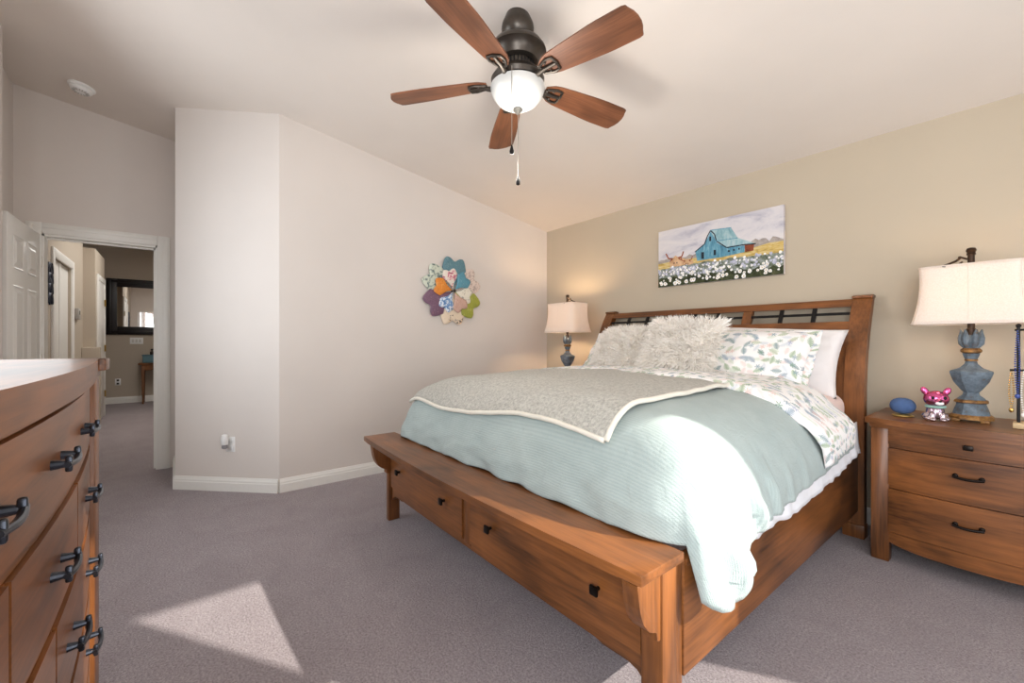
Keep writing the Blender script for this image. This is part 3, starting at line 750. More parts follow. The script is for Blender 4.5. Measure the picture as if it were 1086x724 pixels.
def fur_pillow(w, h, label, seed, M, count, L):
    r = thing('shaggy_pillow', label, 'pillow', (0, 0, 0), 'shaggy throw pillows')
    p, g = cushion(w, h, .085, seed=seed); part('cushion', p, FURB, r, smooth=180)
    b = B(); rng = random.Random(seed)
    for i in range(count):
        u, v = rng.random(), rng.random()
        if rng.random() < .16: u = rng.choice((0.01, .99))+.0*u
        elif rng.random() < .16: v = rng.choice((0.01, .99))
        P = Vector(g(u, v)); a, c2 = u*2-1, v*2-1
        N = Vector((a*abs(a)**2*1.6, c2*abs(c2)**2*1.6, 1.0 - .75*max(abs(a), abs(c2))**4)).normalized()
        cl = Vector((nz(u*7, v*7, seed), nz(u*7+40, v*7, seed), 0))*1.9
        D = (N + cl*.9 + Vector((rng.uniform(-.55, .55), rng.uniform(-.6, .4), rng.uniform(-.2, .2)))).normalized()
        ll = L*rng.uniform(.6, 1.15); side = D.cross(Vector((rng.uniform(-1, 1), rng.uniform(-1, 1), .3))).normalized()*rng.uniform(.0026, .0048)
        G = Vector((0, -.35, -.1)) + Vector((rng.uniform(-.3, .3), rng.uniform(-.3, .3), 0))
        prev = None
        for k in range(4):
            t = k/3; q = P + D*ll*t + G*ll*t*t*.55; wd = side*(1-.75*t)
            a1, a2 = b.bm.verts.new(q-wd), b.bm.verts.new(q+wd)
            if prev: b.bm.faces.new((prev[0], prev[1], a2, a1))
            prev = (a1, a2)
    part('fur', b, FURS, r, smooth=180, recalc=False)
    r.matrix_world = M; return r
FURB = cloth('cream fur backing', (236, 230, 220))
def furm():
    t = NT('cream shaggy fur'); v = t.coord(); t.base(t.ramp(t.noise(v, 60, 2), [(.3, lin((232, 224, 214))), (.65, lin((252, 249, 244)))]))
    t.set(Roughness=.8, Specular_IOR_Level=.2, Sheen_Weight=.2); return t.m
FURS = furm()
fur_pillow(.46, .40, 'smaller shaggy cream cushion, the left one of the furry pair', 11, pmat(-2.06, 2.775, 1.085, R(56), R(-3), R(2)), 5200, .058)
fur_pillow(.48, .42, 'larger shaggy cream cushion at the front centre of the pillows', 12, pmat(-1.53, 2.705, 1.115, R(60), R(4), R(-3)), 6000, .062)

# ------------------------------------------------------------------ nightstands
NX, NYF, NYB = -.205, 2.925, 3.430
def nightstand(label):
    r = thing('nightstand', label, 'nightstand', (NX, 3.17, 0), 'bow front nightstands beside the bed')
    hw = .372
    def bow(x, y, a): return y - a*(1-((x-NX)/.38)**2)
    xs = [NX-hw-.012 + (2*hw+.024)*i/20 for i in range(21)]
    b = B(); b.prism([(x, bow(x, NYF-.005, .045)) for x in xs] + [(NX+hw+.012, NYB), (NX-hw-.012, NYB)], 'z', .728, .758, bev=.004); part('top', b, WX, r)
    xs2 = [NX-hw+.006 + (2*hw-.012)*i/20 for i in range(21)]
    b = B(); b.prism([(x, bow(x, NYF+.010, .045)) for x in xs2] + [(NX+hw-.006, NYB-.01), (NX-hw+.006, NYB-.01)], 'z', .708, .728, bev=.003); part('top_moulding', b, WX, r)
    for sg in (-1, 1):
        xa = NX+sg*(hw-.047)
        for yy, dd in ((NYF+.02, .07), (NYB-.085, .07)):
            b = B(); b.prism([(xa-.037, 0), (xa+.037, 0), (xa+.037, .10), (xa+.037, .708), (xa-.037, .708), (xa-.037, .10)], 'y', yy, yy+dd, bev=.004); part('leg', b, WZ, r)
        b = B(); b.box(xa-.012, xa+.012, NYF+.08, NYB-.075, .09, .70, .002); part('side_panel', b, WY, r)
    b = B(); b.box(NX-hw+.03, NX+hw-.03, NYB-.03, NYB-.015, .09, .70); part('back_panel', b, WX, r)
    def bar(z0, z1, y, zl=None):
        b = B(); x0, x1 = NX-hw+.082, NX+hw-.082; nn = 20; vs = []
        for i in range(nn+1):
            x = x0+(x1-x0)*i/nn; yy = bow(x, y, .045); lo = z0 if zl is None else zl(x)
            vs.append([b.bm.verts.new(q) for q in ((x, yy, lo), (x, yy, z1), (x, yy+.03, z1), (x, yy+.03, lo))])
        for a, c2 in zip(vs, vs[1:]):
            for i in range(4): b.bm.faces.new((a[i], a[(i+1) % 4], c2[(i+1) % 4], c2[i]))
        b.bm.faces.new(vs[0]); b.bm.faces.new(vs[-1]); 
        es = [e for e in b.bm.edges if e.is_manifold and e.calc_face_angle(0) > .8]
        bmesh.ops.bevel(b.bm, geom=es, offset=.003, segments=2, profile=.5, affect='EDGES'); return b
    for z0, z1 in ((.607, .625), (.393, .411)): part('rail', bar(z0, z1, NYF+.045), WX, r)
    part('apron', bar(.085, .160, NYF+.040, lambda x: .085 + .03*((x-NX)/.31)**4), WX, r)
    for k, (z0, z1) in enumerate(((.627, .704), (.413, .605), (.164, .391))):
        d = part('drawer', bar(z0, z1, NYF+.034), WX, r)
        zc = (z0+z1)/2; yk = NYF+.034-.045
        b = B()
        if k == 0: b.tube([(NX, yk+.004, zc), (NX, yk-.012, zc)], .008, 10); b.box(NX-.017, NX+.017, yk-.022, yk-.012, zc-.012, zc+.012, .004); part('knob', b, KNOBM, d)
        else:
            zc += .012
            for sx in (-.043, .043): b.ball((NX+sx, yk-.002, zc+.004), (.011, .006, .012)); b.tube([(NX+sx, yk, zc+.004), (NX+sx, yk-.020, zc+.002)], .006, 8)
            b.tube([(NX-.051+.102*i/10, yk-.021-.004*math.sin(PI*i/10), zc+.003-.006*math.sin(PI*i/10)) for i in range(11)], .0066, 8); part('pull', b, KNOBM, d)
    return r
ns = nightstand('cherry wood nightstand to the right of the bed with a blue egg and dog figurine')
ns2 = copy_tree(ns); ns2.location = (-3.14, 3.17, 0); ns2['label'] = 'nightstand on the far side of the bed under the smaller-looking lit lamp'

# ------------------------------------------------------------------ table lamps
BLUE = NT('distressed blue plaster'); 
_v = BLUE.coord(); BLUE.base(BLUE.ramp(BLUE.noise(_v, 22, 6, .7), [(.33, lin((90, 76, 62))), (.45, lin((88, 101, 112))), (.7, lin((122, 136, 147)))])); BLUE.set(Roughness=.7); BLUE.bump(BLUE.noise(_v, 60, 4), .3, .003); BLUE = BLUE.m
GOLD = NT('antique gold'); _v = GOLD.coord(); GOLD.base(GOLD.ramp(GOLD.noise(_v, 30, 5, .7), [(.35, lin((88, 58, 34))), (.65, lin((178, 132, 74)))])); GOLD.set(Roughness=.5, Metallic=.35); GOLD = GOLD.m
AGED = plain('aged brown metal', (72, 54, 42), .5, .5, var=.25)
def shade_mat():
    t = NT('linen lampshade'); v = t.coord(scale=(1, 1, 1)); f = t.noise(v, 190, 2); col = t.ramp(f, [(.35, lin((244, 233, 222))), (.65, lin((250, 241, 232)))])
    tr = t.n('ShaderNodeBsdfTranslucent'); t.l(col, tr.inputs[0]); df = t.n('ShaderNodeBsdfDiffuse'); t.l(col, df.inputs[0])
    mx = t.n('ShaderNodeMixShader'); mx.inputs[0].default_value = .35; t.l(df.outputs[0], mx.inputs[1]); t.l(tr.outputs[0], mx.inputs[2])
    t.l(mx.outputs[0], t.t.nodes['Material Output'].inputs['Surface']); return t.m
SHADE = shade_mat()
def lamp_thing(label, energy):
    r = thing('table_lamp', label, 'lamp', (0, 0, 0), 'matching table lamps')
    o8 = PI/8
    def rad(b): b.xf(Matrix.Diagonal((.73, .73, 1, 1)))
    b = B(); b.lathe([(.118, .012), (.118, .022), (.108, .030), (.100, .034)], 8, ph=o8)
    for a in range(4): 
        q = PI/4+a*PI/2; b.box(.085*math.cos(q)*1.15-.022, .085*math.cos(q)*1.15+.022, .085*math.sin(q)*1.15-.022, .085*math.sin(q)*1.15+.022, 0, .014, .003)
    rad(b); part('foot', b, GOLD, r, smooth=20)
    b = B(); b.lathe([(.097, .034), (.092, .05), (.076, .085), (.078, .092)], 8, ph=o8); b.lathe([(.078, .108), (.066, .118), (.046, .130), (.040, .146), (.056, .160), (.092, .20), (.111, .243), (.112, .250), (.108, .255), (.066, .268), (.056, .274), (.034, .292), (.028, .310), (.040, .330), (.046, .345)], 8, ph=o8)
    b.lathe([(.024, .310), (.024, .345)], 16); rad(b); part('body', b, BLUE, r, smooth=20)
    b = B(); b.lathe([(.080, .092), (.090, .096), (.086, .106), (.076, .110)], 8, ph=o8); rad(b); part('gilt_band', b, GOLD, r)
    for pr in ([(.026, .304), (.034, .308), (.034, .315), (.026, .319)], [(.040, .346), (.052, .352), (.054, .362), (.042, .372)]):
        b = B(); b.lathe(pr, 24); rad(b); part('gilt_band', b, GOLD, r)
    b = B(); b.lathe([(.030, .372), (.026, .380), (.040, .395), (.046, .415), (.040, .432), (.030, .440)], 20)
    for k in range(6):
        a = 2*PI*k/6; ca, sa = math.cos(a), math.sin(a)
        b.tube([(ca*.026, sa*.026, .378), (ca*.044, sa*.044, .40), (ca*.048, sa*.048, .425), (ca*.047, sa*.047, .45), (ca*.052, sa*.052, .468)], [.013, .020, .019, .011, .003], 8)
    rad(b); part('leaf_cup', b, BLUE, r)
    b = B(); b.lathe([(.016, .44), (.018, .47), (.014, .475), (.014, .56), (.017, .565), (.017, .60), (.010, .605)], 20); part('stem', b, AGED, r)
    b = B(); b.ball((0, 0, .655), (.028, .028, .042)); b.lathe([(.014, .605), (.014, .625)], 16)
    bm_ = NT('warm bulb'); bm_.base((1, .9, .75, 1)); bm_.p.inputs['Emission Color'].default_value = (1, .72, .42, 1); bm_.p.inputs['Emission Strength'].default_value = 3
    part('bulb', b, bm_.m, r)
    # bell shade, softly squared in plan
    def sh(u, v):
        a = u*2*PI; ca, sa = math.cos(a), math.sin(a)
        R0 = .186 + (.215-.186)*(1-v)**2.0 - .006*math.sin(PI*v)
        k = (abs(ca)**7 + abs(sa)**7)**(-1/7)
        return (R0*k*ca, (R0-.055)*k*sa, .497 + .295*v)
    b = B(); b.grid(72, 14, sh); bmesh.ops.remove_doubles(b.bm, verts=b.bm.verts, dist=.0003); s_ = part('shade', b, SHADE, r, smooth=60)
    md = s_.modifiers.new('thickness', 'SOLIDIFY'); md.thickness = .002
    b = B()
    for v in (0, 1): b.tube([Vector(sh(i/72, v)) for i in range(73)], .0032, 6)
    for k in range(4): b.tube([Vector(sh(k/4, j/8)) for j in range(9)], .0022, 6)
    for k in (1, 3, 5, 7): b.tube([Vector(sh(k/8, j/8)) for j in range(9)], .0022, 6)
    part('shade_trim', b, SHEETW if False else SHADE, s_)
    b = B(); 
    for k in range(3):
        a = 2*PI*k/3; b.tube([(0, 0, .782), (.178*math.cos(a), .165*math.sin(a), .786)], .002, 6)
    b.tube([(0, 0, .60), (.05, 0, .64), (.05, 0, .74), (0, 0, .782)], .002, 6); b.tube([(0, 0, .60), (-.05, 0, .64), (-.05, 0, .74), (0, 0, .782)], .002, 6); part('harp', b, AGED, r)
    b = B(); b.lathe([(.010, .782), (.014, .79), (.013, .848), (.018, .852), (.015, .862), (.020, .872), (.016, .884), (.006, .888)], 20)
    b.tube([(-.012, 0, .83), (-.035, 0, .842), (-.055, 0, .825), (-.080, 0, .815), (-.105, 0, .805), (-.118, 0, .797), (-.10, 0, .793), (-.07, 0, .80), (-.045, 0, .806), (-.03, 0, .82)], [.005, .006, .006, .005, .005, .004, .005, .005, .005, .004], 8)
    b.ball((-.04, 0, .842), .008); part('finial', b, plain('dark bronze finial', (58, 40, 26), .4, .6), r)
    return r
def lamp_light(r, energy):
    L = lamp('lamp_glow', 'POINT', (0, 0, .655), energy, (1.0, .70, .42), shadow_soft_size=.045); L.parent = r
tl = lamp_thing('blue distressed urn table lamp with white shade on the right nightstand', 3)
tl2 = copy_tree(tl); tl2['label'] = 'dark looking urn table lamp glowing in the corner left of the bed'
tl.location = (-.215, 3.19, .759); tl.rotation_euler = (0, 0, 0); lamp_light(tl, 2.5)
tl2.location = (-3.06, 3.19, .759); tl2.rotation_euler = (0, 0, R(180)); lamp_light(tl2, 22.0)

# blue egg speaker, dog figurine, trinket stand
sp = thing('smart_speaker', 'blue fabric egg shaped speaker on a gold stand on the nightstand', 'speaker', (-.462, 3.10, .759))
b = B(); q = []
for i in range(17):
    a = -PI/2 + PI*i/16; q.append((max(.003, .054*math.cos(a)**.85 if math.cos(a) > 0 else .003), .050 + .043*math.sin(a)))
b.lathe(q, 40, (-.462, 3.10, .759+.006)); part('fabric_body', b, plain('navy mesh fabric', (70, 96, 140), .9, bump=.6, bscale=500, var=.12), sp)
b = B(); b.lathe([(.042, 0), (.046, .003), (.044, .007), (.034, .012)], 40, (-.462, 3.10, .759)); part('stand', b, plain('gold ring', (204, 172, 104), .3, .8), sp)
CHR = NT('pink and silver chrome'); v_ = CHR.coord(); sxyz = CHR.n('ShaderNodeSeparateXYZ'); CHR.l(v_, sxyz.inputs[0])
CHR.base(CHR.ramp(CHR.math('ADD', sxyz.outputs[2], CHR.math('MULTIPLY', CHR.noise(v_, 45, 3), .10)), [(.085, lin((206, 190, 196))), (.125, lin((150, 112, 136))), (.17, lin((206, 92, 142)))])); CHR.set(Metallic=.9, Roughness=.18); CHR = CHR.m
dg = thing('dog_figurine', 'shiny pink and silver puppy figurine sitting beside the lamp', 'figurine', (-.330, 3.06, .759))
b = B(); k = Vector((0, 0, 0))
b.ball((0, .008, .045), (.036, .034, .042), sub=3); b.ball((0, -.006, .112), (.050, .042, .042), sub=3); b.ball((0, -.045, .098), (.020, .016, .015), sub=3)
for sx in (-1, 1):
    b.ball((sx*.020, -.022, .022), (.013, .013, .024), sub=3); b.ball((sx*.020, -.030, .008), (.014, .018, .010), sub=3); b.ball((sx*.034, .010, .020), (.018, .026, .020), sub=3)
    b.ball((sx*.042, .0, .150), (.015, .010, .024), sub=3, m=Matrix.Rotation(sx*.5, 4, 'Y')); b.ball((sx*.036, -.012, .012), (.014, .022, .012), sub=3)
b.tube([(0, .035, .03), (.01, .055, .04), (.018, .062, .06)], [.010, .008, .005], 8)
o = part('puppy_body', b, CHR, dg, local=True, smooth=180)
rm = o.modifiers.new('merge', 'REMESH'); rm.mode = 'VOXEL'; rm.voxel_size = .0026; rm.use_smooth_shade = True
sm = o.modifiers.new('soften', 'SMOOTH'); sm.factor = .5; sm.iterations = 4
b = B(); b.ball((0, -.061, .104), (.007, .005, .005)); part('nose', b, BLACK, dg, local=True)
for sx in (-1, 1):
    b = B(); b.ball((sx*.022, -.0435, .120), (.007, .004, .008)); part('eye', b, BLACK, dg, local=True)
b = B(); b.ball((0, -.052, .094), (.017, .012, .010), sub=3); part('muzzle', b, plain('white enamel', (240, 236, 236), .2), dg, local=True)
b = B(); b.tube([(.034*math.cos(a), .004+.032*math.sin(a), .072) for a in [2*PI*i/24 for i in range(25)]], .007, 8, cap=False); part('scarf', b, plain('mint enamel', (150, 190, 176), .3), dg, local=True)
dg.rotation_euler = (0, 0, R(22)); dg.scale = (1, 1, 1)

js = thing('jewelry_stand', 'black pole jewelry stand hung with necklaces at the right edge', 'jewelry stand', (-.055, 3.10, .759))
b = B(); b.box(-.075, .115, 3.06, 3.16, .759, .785, .004); part('base', b, plain('pale gilt wood', (206, 180, 140), .5), js)
b = B(); b.tube([(-.058, 3.105, .785), (-.058, 3.105, 1.235)], .006, 10); b.ball((-.058, 3.105, 1.24), .010); b.tube([(.095, 3.105, .785), (.095, 3.105, 1.235)], .006, 10); b.ball((.095, 3.105, 1.24), .010); part('pole', b, BLACK, js)
b = B(); b.tube([(-.085, 3.105, 1.03), (.12, 3.105, 1.03)], .005, 8); part('cross_bar', b, BLACK, js)
b = B(); b.tube([(-.07, 3.105, 1.22), (.11, 3.105, 1.22)], .005, 8); part('cross_bar', b, BLACK, js)
rng = random.Random(5)
JC = [plain('bead gold', (200, 164, 96), .25, .9), plain('bead blue', (52, 72, 140), .2), plain('bead white', (236, 232, 226), .25), plain('bead silver', (190, 192, 196), .2, .9), plain('bead teal', (110, 160, 160), .25)]
for i in range(5):
    x = -.080 + .019*i; zt = 1.03 if i % 2 == 0 else 1.22; ln = rng.uniform(.12, .22) if zt < 1.1 else rng.uniform(.14, .36); m = JC[i % 5]
    b = B(); y = 3.097 if i % 3 else 3.113
    w = .007
    for j in range(int(ln/.011)):
        z = zt - .006 - .011*j; b.ball((x-w*math.sin(PI*min(1, j*.011/ln)), y, z), .0042, sub=1); b.ball((x+w*math.sin(PI*min(1, j*.011/ln)), y-.004, z), .0042, sub=1)
    b.ball((x, y-.004, zt-ln-.008), (.009, .005, .012), sub=2)
    nk = part('necklace', b, m, org=(x, y, zt-ln/2)); tag(nk, ('gold', 'dark blue', 'white', 'silver', 'teal')[i] + ' beaded necklace hanging from the black jewelry stand', 'necklace', 'necklaces on the jewelry stand')

# ------------------------------------------------------------------ dresser in the foreground
DXC, DW, DYF, DYB, DZ = -1.0, .75, -.175, -.70, 1.118
ds = thing('dresser', 'tall cherry wood bow-front dresser in the left foreground', 'dresser', (DXC, -.43, 0))
def dbow(x, y, a=.035): return y + a*(1-min(1, ((x-DXC)/.66)**2))
xs = [DXC-.672 + 1.344*i/30 for i in range(31)]
b = B(); b.prism([(DXC-DW-.012, DYF+.022), (DXC-.674, DYF+.022)] + [(x, dbow(x, DYF+.006)) for x in xs] + [(DXC+.674, DYF+.022), (DXC+DW+.012, DYF+.022)] + [(DXC+DW+.012, DYB), (DXC-DW-.012, DYB)], 'z', DZ-.034, DZ, bev=.004); part('top', b, WX, ds)
xs = [DXC-DW+.004 + (2*DW-.008)*i/30 for i in range(31)]
b = B(); b.prism([(x, dbow(x, DYF+.003)) for x in xs] + [(DXC+DW-.004, DYB+.005), (DXC-DW+.004, DYB+.005)], 'z', DZ-.052, DZ-.034, bev=.003); part('top_moulding', b, WX, ds)
for sg in (-1, 1):
    xa = DXC+sg*(DW-.045)
    for yy0, yy1 in ((DYF-.075, DYF), (DYB+.01, DYB+.085)):
        b = B(); b.box(xa-.042, xa+.042, yy0, yy1, 0, DZ-.052, .004); part('post', b, WZ, ds)
    b = B(); b.box(xa-.012+sg*.02, xa+.012+sg*.02, DYB+.086, DYF-.076, .10, DZ-.055, .002); part('side_panel', b, WY, ds)
b = B(); b.box(DXC-DW+.06, DXC+DW-.06, DYB+.012, DYB+.024, .10, DZ-.055); part('back_panel', b, WX, ds)
def dbar(x0, x1, z0, z1, y, th=.03, bev=.003, nn=16):
    b = B(); vs = []
    for i in range(nn+1):
        x = x0+(x1-x0)*i/nn; yy = dbow(x, y)
        vs.append([b.bm.verts.new(q) for q in ((x, yy, z0), (x, yy, z1), (x, yy-th, z1), (x, yy-th, z0))])
    for a, c2 in zip(vs, vs[1:]):
        for i in range(4): b.bm.faces.new((a[i], a[(i+1) % 4], c2[(i+1) % 4], c2[i]))
    b.bm.faces.new(vs[0]); b.bm.faces.new(vs[-1])
    es = [e for e in b.bm.edges if e.is_manifold and e.calc_face_angle(0) > .8]
    bmesh.ops.bevel(b.bm, geom=es, offset=bev, segments=2, profile=.5, affect='EDGES'); return b
X0, X1 = DXC-DW+.09, DXC+DW-.09
for z0, z1 in ((DZ-.066, DZ-.052), (.880, .898), (.702, .720), (.514, .532), (.326, .344)): part('rail', dbar(X0, X1, z0, z1, DYF-.016), WX, ds)
part('apron', dbar(X0, X1, .10, .156, DYF-.014), WX, ds)
def dpull(d, x, z):
    y = dbow(x, DYF-.010); b = B()
    for sx in (-.038, .038): b.tube([(x+sx, y-.001, z), (x+sx, y+.019, z)], [.008, .005], 10); b.box(x+sx-.005, x+sx+.005, y+.015, y+.024, z-.013, z+.013, .003)
    b.tube([(x-.048+.096*i/10, y+.019+.005*math.sin(PI*i/10), z-.003*math.sin(PI*i/10)) for i in range(11)], .0048, 10); part('pull', b, STEEL, d)
rowsd = [(.900, DZ-.068, [(X0+.002, X1-.002, [-1.32, -1.0, -.70])]),
         (.722, .878, [(X0+.002, -1.232, [-1.43]), (-1.222, -.778, [-1.0]), (-.768, X1-.002, [-.57])]),
         (.534, .700, [(X0+.002, -1.005, [-1.45, -1.13]), (-.995, X1-.002, [-.87, -.55])]),
         (.346, .512, [(X0+.002, -1.005, [-1.45, -1.13]), (-.995, X1-.002, [-.87, -.55])]),
         (.158, .324, [(X0+.002, -1.005, [-1.45, -1.13]), (-.995, X1-.002, [-.87, -.55])])]
for z0, z1, cells in rowsd:
    for x0, x1, pulls in cells:
        d = part('drawer', dbar(x0, x1, z0, z1, DYF-.010), WX, ds)
        for x in pulls: dpull(d, x, (z0+z1)/2)
    for (c0, c1) in zip(cells, cells[1:]): 
        xm = (c0[1]+c1[0])/2; part('divider', dbar(xm-.005, xm+.005, z0, z1, DYF-.016, nn=2, bev=.001), WZ, ds)

# ------------------------------------------------------------------ barn painting above the headboard
pt = thing('canvas_painting', 'canvas painting of a blue barn, cattle and white flowers above the headboard', 'painting', (-1.647, YW, 1.65))
def painted(name, stops, scale=6, sx=1, sz=1):
    t = NT(name); v = t.coord(scale=(sx, 1, sz)); t.base(t.ramp(t.noise(v, scale, 5, .65, .6), [(p_, lin(c_)) for p_, c_ in stops])); t.set(Roughness=.75, Specular_IOR_Level=.2); return t.m
pm = [painted('painted overcast sky', [(.30, (164, 162, 178)), (.48, (206, 202, 206)), (.7, (222, 216, 214))], 3, 1, 3),
      painted('painted golden meadow', [(.3, (150, 128, 70)), (.5, (206, 176, 104)), (.7, (214, 202, 160))], 14, 1, 4),
      painted('painted flower bank', [(.32, (58, 66, 48)), (.5, (126, 134, 120)), (.7, (186, 190, 206))], 26),
      painted('painted dark stems', [(.3, (34, 38, 26)), (.55, (66, 72, 48)), (.75, (120, 116, 84))], 24),
      painted('painted blue boards', [(.3, (58, 104, 128)), (.5, (92, 146, 168)), (.72, (140, 184, 198))], 14, 3, .6),
      painted('painted pale roof', [(.3, (104, 148, 160)), (.5, (152, 184, 190)), (.72, (200, 210, 210))], 12, 2, 1),
      painted('painted rust shed', [(.3, (96, 48, 34)), (.7, (168, 92, 62))], 12),
      painted('painted dark openings', [(.3, (26, 32, 40)), (.7, (48, 52, 60))], 8),
      painted('painted white petals', [(.3, (214, 212, 210)), (.6, (250, 248, 244))], 30),
      painted('painted tan cattle', [(.3, (176, 128, 88)), (.7, (226, 192, 154))], 16),
      painted('painted lilac petals', [(.3, (158, 160, 186)), (.7, (214, 214, 226))], 30),
      painted('painted distant trees', [(.3, (140, 132, 128)), (.7, (186, 176, 168))], 20)]
PX0, PZ0, PW_, PH_ = -2.150, 1.650, 1.005, .500; PYF = 3.418
b = B(); b.box(PX0, PX0+PW_, PYF+.004, YW-.001, PZ0, PZ0+PH_, .002)
lay = [0]
def poly(pts, mi):
    lay[0] += 1; y = PYF + .0035 - .00002*lay[0]
    vs = [b.bm.verts.new((PX0+PW_*min(1, max(0, u)), y, PZ0+PH_*min(1, max(0, v)))) for u, v in pts]
    f = b.bm.faces.new(vs); f.material_index = mi
rng = random.Random(3)
poly([(.0, .40)] + [(.0+.35*i/12, .46+.05*rng.random()) for i in range(13)] + [(.36, .40)], 11)
poly([(.72, .44)] + [(.72+.28*i/12, .50+.09*rng.random()) for i in range(13)] + [(1, .42)], 11)
poly([(0, .1), (0, .42), (.2, .44), (.45, .42), (.75, .43), (.9, .48), (1, .48), (1, .1)], 1)
poly([(.33, .40), (.345, .53), (.423, .632), (.475, .83), (.506, .754), (.525, .62), (.599, .512), (.569, .375)][1:] + [(.36, .375)], 4)
poly([(.595, .52), (.735, .50), (.735, .40), (.569, .375)], 4)
poly([(.736, .512), (.803, .496), (.798, .402), (.739, .398)], 6)
poly([(.470, .840), (.635, .815), (.685, .64), (.516, .655)], 5)
poly([(.512, .66), (.685, .64), (.815, .50), (.735, .515), (.599, .515), (.545, .585)], 5)
def strip(pts, w, mi):
    for (a, c2) in zip(pts, pts[1:]):
        d = Vector((c2[0]-a[0], c2[1]-a[1])); n_ = Vector((-d.y, d.x)).normalized()*w
        poly([(a[0]-n_.x*.5, a[1]-n_.y), (c2[0]-n_.x*.5, c2[1]-n_.y), (c2[0]+n_.x*.5, c2[1]+n_.y), (a[0]+n_.x*.5, a[1]+n_.y)], mi)
strip([(.34, .53), (.423, .635), (.445, .75), (.472, .84), (.505, .765), (.52, .65), (.60, .515), (.735, .515), (.815, .50)], .009, 7)
strip([(.515, .652), (.685, .637)], .006, 4); strip([(.47, .843), (.637, .817)], .007, 4)
for q in ([(.395, .51), (.419, .504), (.419, .395), (.395, .395)], [(.498, .514), (.516, .508), (.516, .422), (.498, .428)], [(.462, .746), (.478, .74), (.478, .664), (.462, .668)], [(.61, .47), (.625, .468), (.625, .44), (.61, .44)], [(.65, .475), (.662, .474), (.662, .445), (.65, .445)], [(.69, .48), (.70, .48), (.70, .45), (.69, .45)]): poly(q, 7)
def cow(u, v, s):
    poly([(u-.04*s, v-.22*s), (u-.045*s, v+.02*s), (u+.0*s, v+.06*s), (u+.07*s, v+.03*s), (u+.075*s, v-.22*s)], 9)
    poly([(u-.024*s, v+.05*s), (u-.02*s, v-.10*s), (u-.01*s, v-.15*s), (u+.012*s, v-.15*s), (u+.022*s, v-.10*s), (u+.026*s, v+.05*s), (u, v+.09*s)], 9)
    poly([(u-.012*s, v-.10*s), (u-.010*s, v-.15*s), (u+.012*s, v-.15*s), (u+.014*s, v-.10*s)], 6)
    poly([(u-.022*s, v+.03*s), (u-.05*s, v+.0*s), (u-.03*s, v+.05*s)], 6); poly([(u+.022*s, v+.03*s), (u+.05*s, v+.0*s), (u+.03*s, v+.05*s)], 6)
    strip([(u-.02*s, v+.05*s), (u-.055*s, v+.06*s), (u-.075*s, v+.14*s)], .010*s, 6); strip([(u+.02*s, v+.05*s), (u+.05*s, v+.06*s), (u+.062*s, v+.13*s)], .010*s, 6)
    for sx in (-.010, .012): poly([(u+(sx-.004)*s, v-.01*s), (u+(sx+.004)*s, v-.01*s), (u+(sx+.004)*s, v-.03*s), (u+(sx-.004)*s, v-.03*s)], 7)
cow(.165, .42, 1.2); cow(.272, .37, .78)
poly([(0, 0), (0, .30)] + [(i/24, .29+.035*rng.random()+.03*math.sin(i/24*PI)) for i in range(1, 24)] + [(1, .33), (1, 0)], 2)
poly([(0, 0), (0, .13)] + [(i/30, .10+.07*rng.random()) for i in range(1, 30)] + [(1, .13), (1, 0)], 3)
def blossom(u, v, r, mi):
    n_ = 9; poly([(u + r*.5*(.75+.35*rng.random())*math.cos(2*PI*i/n_), v + r*(.75+.35*rng.random())*math.sin(2*PI*i/n_)) for i in range(n_)], mi)
for i in range(150): v = .15+.19*rng.random(); blossom(rng.random(), v, .012+.016*rng.random(), rng.choice((10, 10, 8)))
for i in range(110):
    v = .27*rng.random()**1.0+.03; r_ = .014+.034*(1-v/.30)*rng.random(); u_ = .02+.96*rng.random(); blossom(u_, v, r_, 8)
    if r_ > .022: blossom(u_, v, r_*.3, 1)
part('canvas', b, pm, pt, smooth=0)

# ------------------------------------------------------------------ metal flower wall art
fl = thing('flower_wall_art', 'multicoloured patterned metal flower hung on the far wall', 'wall decor', (XB+.02, 2.15, 1.66))
def spotted(name, base, spots, scale, thr=.5):
    t = NT(name); v = t.coord(); f = t.noise(v, scale, 3, .6, .8)
    st = [(.0, lin(base)), (thr, lin(base))] + [(thr+.04+.09*i, lin(c_)) for i, c_ in enumerate(spots)]
    t.base(t.ramp(f, st)); t.set(Roughness=.55); return t.m
fm = dict(teal=spotted('teal glaze', (92, 132, 144), [(78, 118, 130), (110, 148, 156)], 30), teal2=spotted('blue teal glaze', (92, 150, 168), [(76, 132, 152), (110, 160, 176)], 30),
          orange=spotted('orange glaze', (226, 140, 52), [(206, 118, 40), (236, 164, 80)], 40), plum=spotted('plum glaze', (122, 90, 112), [(98, 70, 92), (146, 114, 132)], 60),
          olive=spotted('olive green glaze', (160, 164, 66), [(142, 150, 58), (176, 176, 88)], 30), rose=spotted('dusty rose paisley', (204, 168, 152), [(184, 140, 126), (214, 184, 170)], 60),
          cream=spotted('cream floral glaze', (230, 224, 208), [(196, 186, 170), (110, 120, 110)], 26, .53), creamb=spotted('pale flower print', (222, 206, 196), [(196, 176, 166), (168, 150, 144)], 50, .5),
          sage=spotted('sage print', (206, 212, 196), [(166, 180, 166), (92, 106, 110)], 24, .5), blue=spotted('white and blue print', (226, 232, 240), [(150, 182, 214), (92, 132, 186)], 34, .46),
          pinkrose=spotted('rose print', (232, 222, 210), [(216, 130, 150), (110, 48, 60)], 20, .52), ink=spotted('cream with dark script', (232, 214, 190), [(224, 204, 180), (60, 54, 60)], 22, .54))
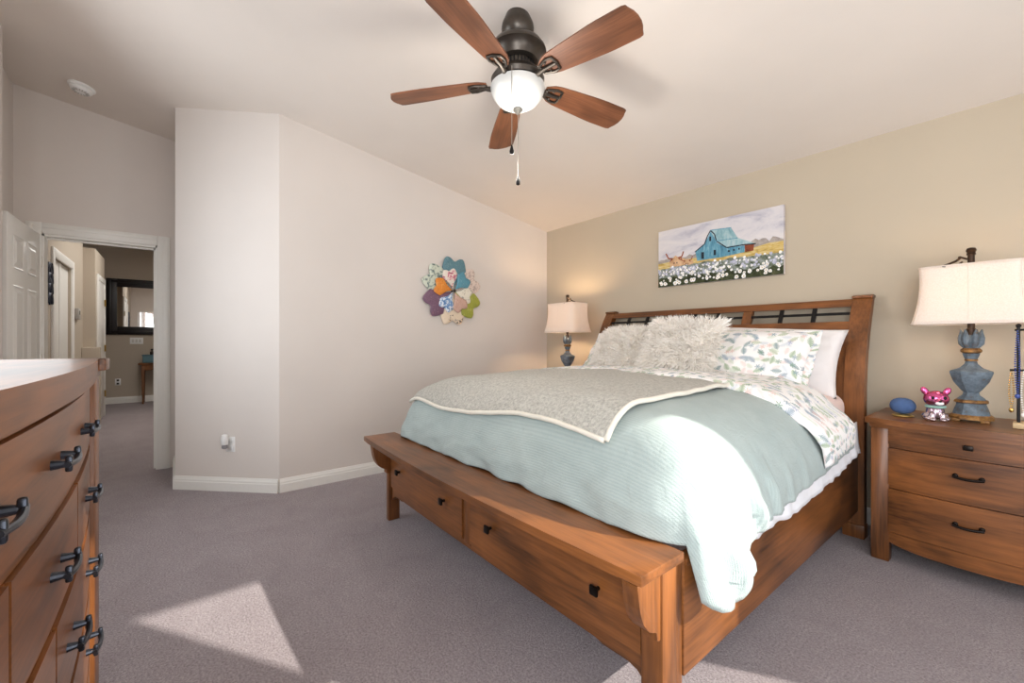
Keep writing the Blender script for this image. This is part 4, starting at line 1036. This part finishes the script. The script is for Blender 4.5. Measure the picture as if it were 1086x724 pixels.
def petal(ang, L, W, depth, mat, r0=.02, notch=.16, spread=1.0):
    # heart shaped petal: narrow at the centre, notched at the outer edge; returns local y,z outline
    out = []
    for i in range(41):
        t = -1 + 2*i/40; a = abs(t)
        rr = L*(1 - notch*math.exp(-(t/.28)**2) - .0*a) * (1 if a < .62 else math.sqrt(max(0, 1-((a-.62)/.42)**2))*.62+.38)
        out.append((t*W*(.98), rr))
    pts = [(0, r0)] + [(-.35*W, L*.38)] + out + [(.35*W, L*.38)]
    ca, sa = math.cos(ang), math.sin(ang)
    b = B(); cen = Vector((XB+.022+depth, 2.15, 1.66)); n = len(pts)
    def P(p, x, k=1.0):
        # outline shrunk towards its own middle for the domed face
        mx, my = 0, L*.62; u, v = mx+(p[0]-mx)*k, my+(p[1]-my)*k
        return cen + Vector((x, u*ca + v*sa, -u*sa + v*ca))
    r_ = [[b.bm.verts.new(P(p, x, k)) for p in pts] for x, k in ((-.004, 1.0), (.002, 1.0), (.008, .90), (.010, .70))]
    for a_, c_ in zip(r_, r_[1:]):
        for i in range(n): b.bm.faces.new((a_[i], a_[(i+1) % n], c_[(i+1) % n], c_[i]))
    b.bm.faces.new(r_[-1]); b.bm.faces.new(r_[0]); return part('petal', b, mat, fl, smooth=40)
# angle measured from straight up, clockwise as the room sees it (towards +Y)
for k, (dg_, mt_, lb) in enumerate(((4, 'teal', 'teal petal'), (62, 'creamb', 'pale pink printed petal'), (124, 'olive', 'olive green petal'), (180, 'ink', 'cream petal with dark script'), (238, 'plum', 'purple petal'), (300, 'sage', 'sage printed petal'))):
    petal(R(dg_), .330, .138, .0 if k % 2 else .010, fm[mt_], notch=.11)['label'] = lb
for k, (dg_, mt_, lb) in enumerate(((-14, 'pinkrose', 'rose printed petal'), (45, 'teal2', 'blue petal'), (104, 'cream', 'cream floral petal'), (152, 'rose', 'dusty rose petal'), (210, 'blue', 'white and blue petal'), (282, 'orange', 'orange petal'))):
    petal(R(dg_), .215, .088, .030 if k % 2 else .020, fm[mt_], notch=.08)['label'] = lb
b = B(); b.ball((XB+.062, 2.15, 1.66), (.010, .016, .016)); part('center_stud', b, BRONZE, fl)
b = B(); b.tube([(XB+.002, 2.15, 1.66), (XB+.05, 2.15, 1.66)], .008, 8); part('mounting_rod', b, BRONZE, fl)
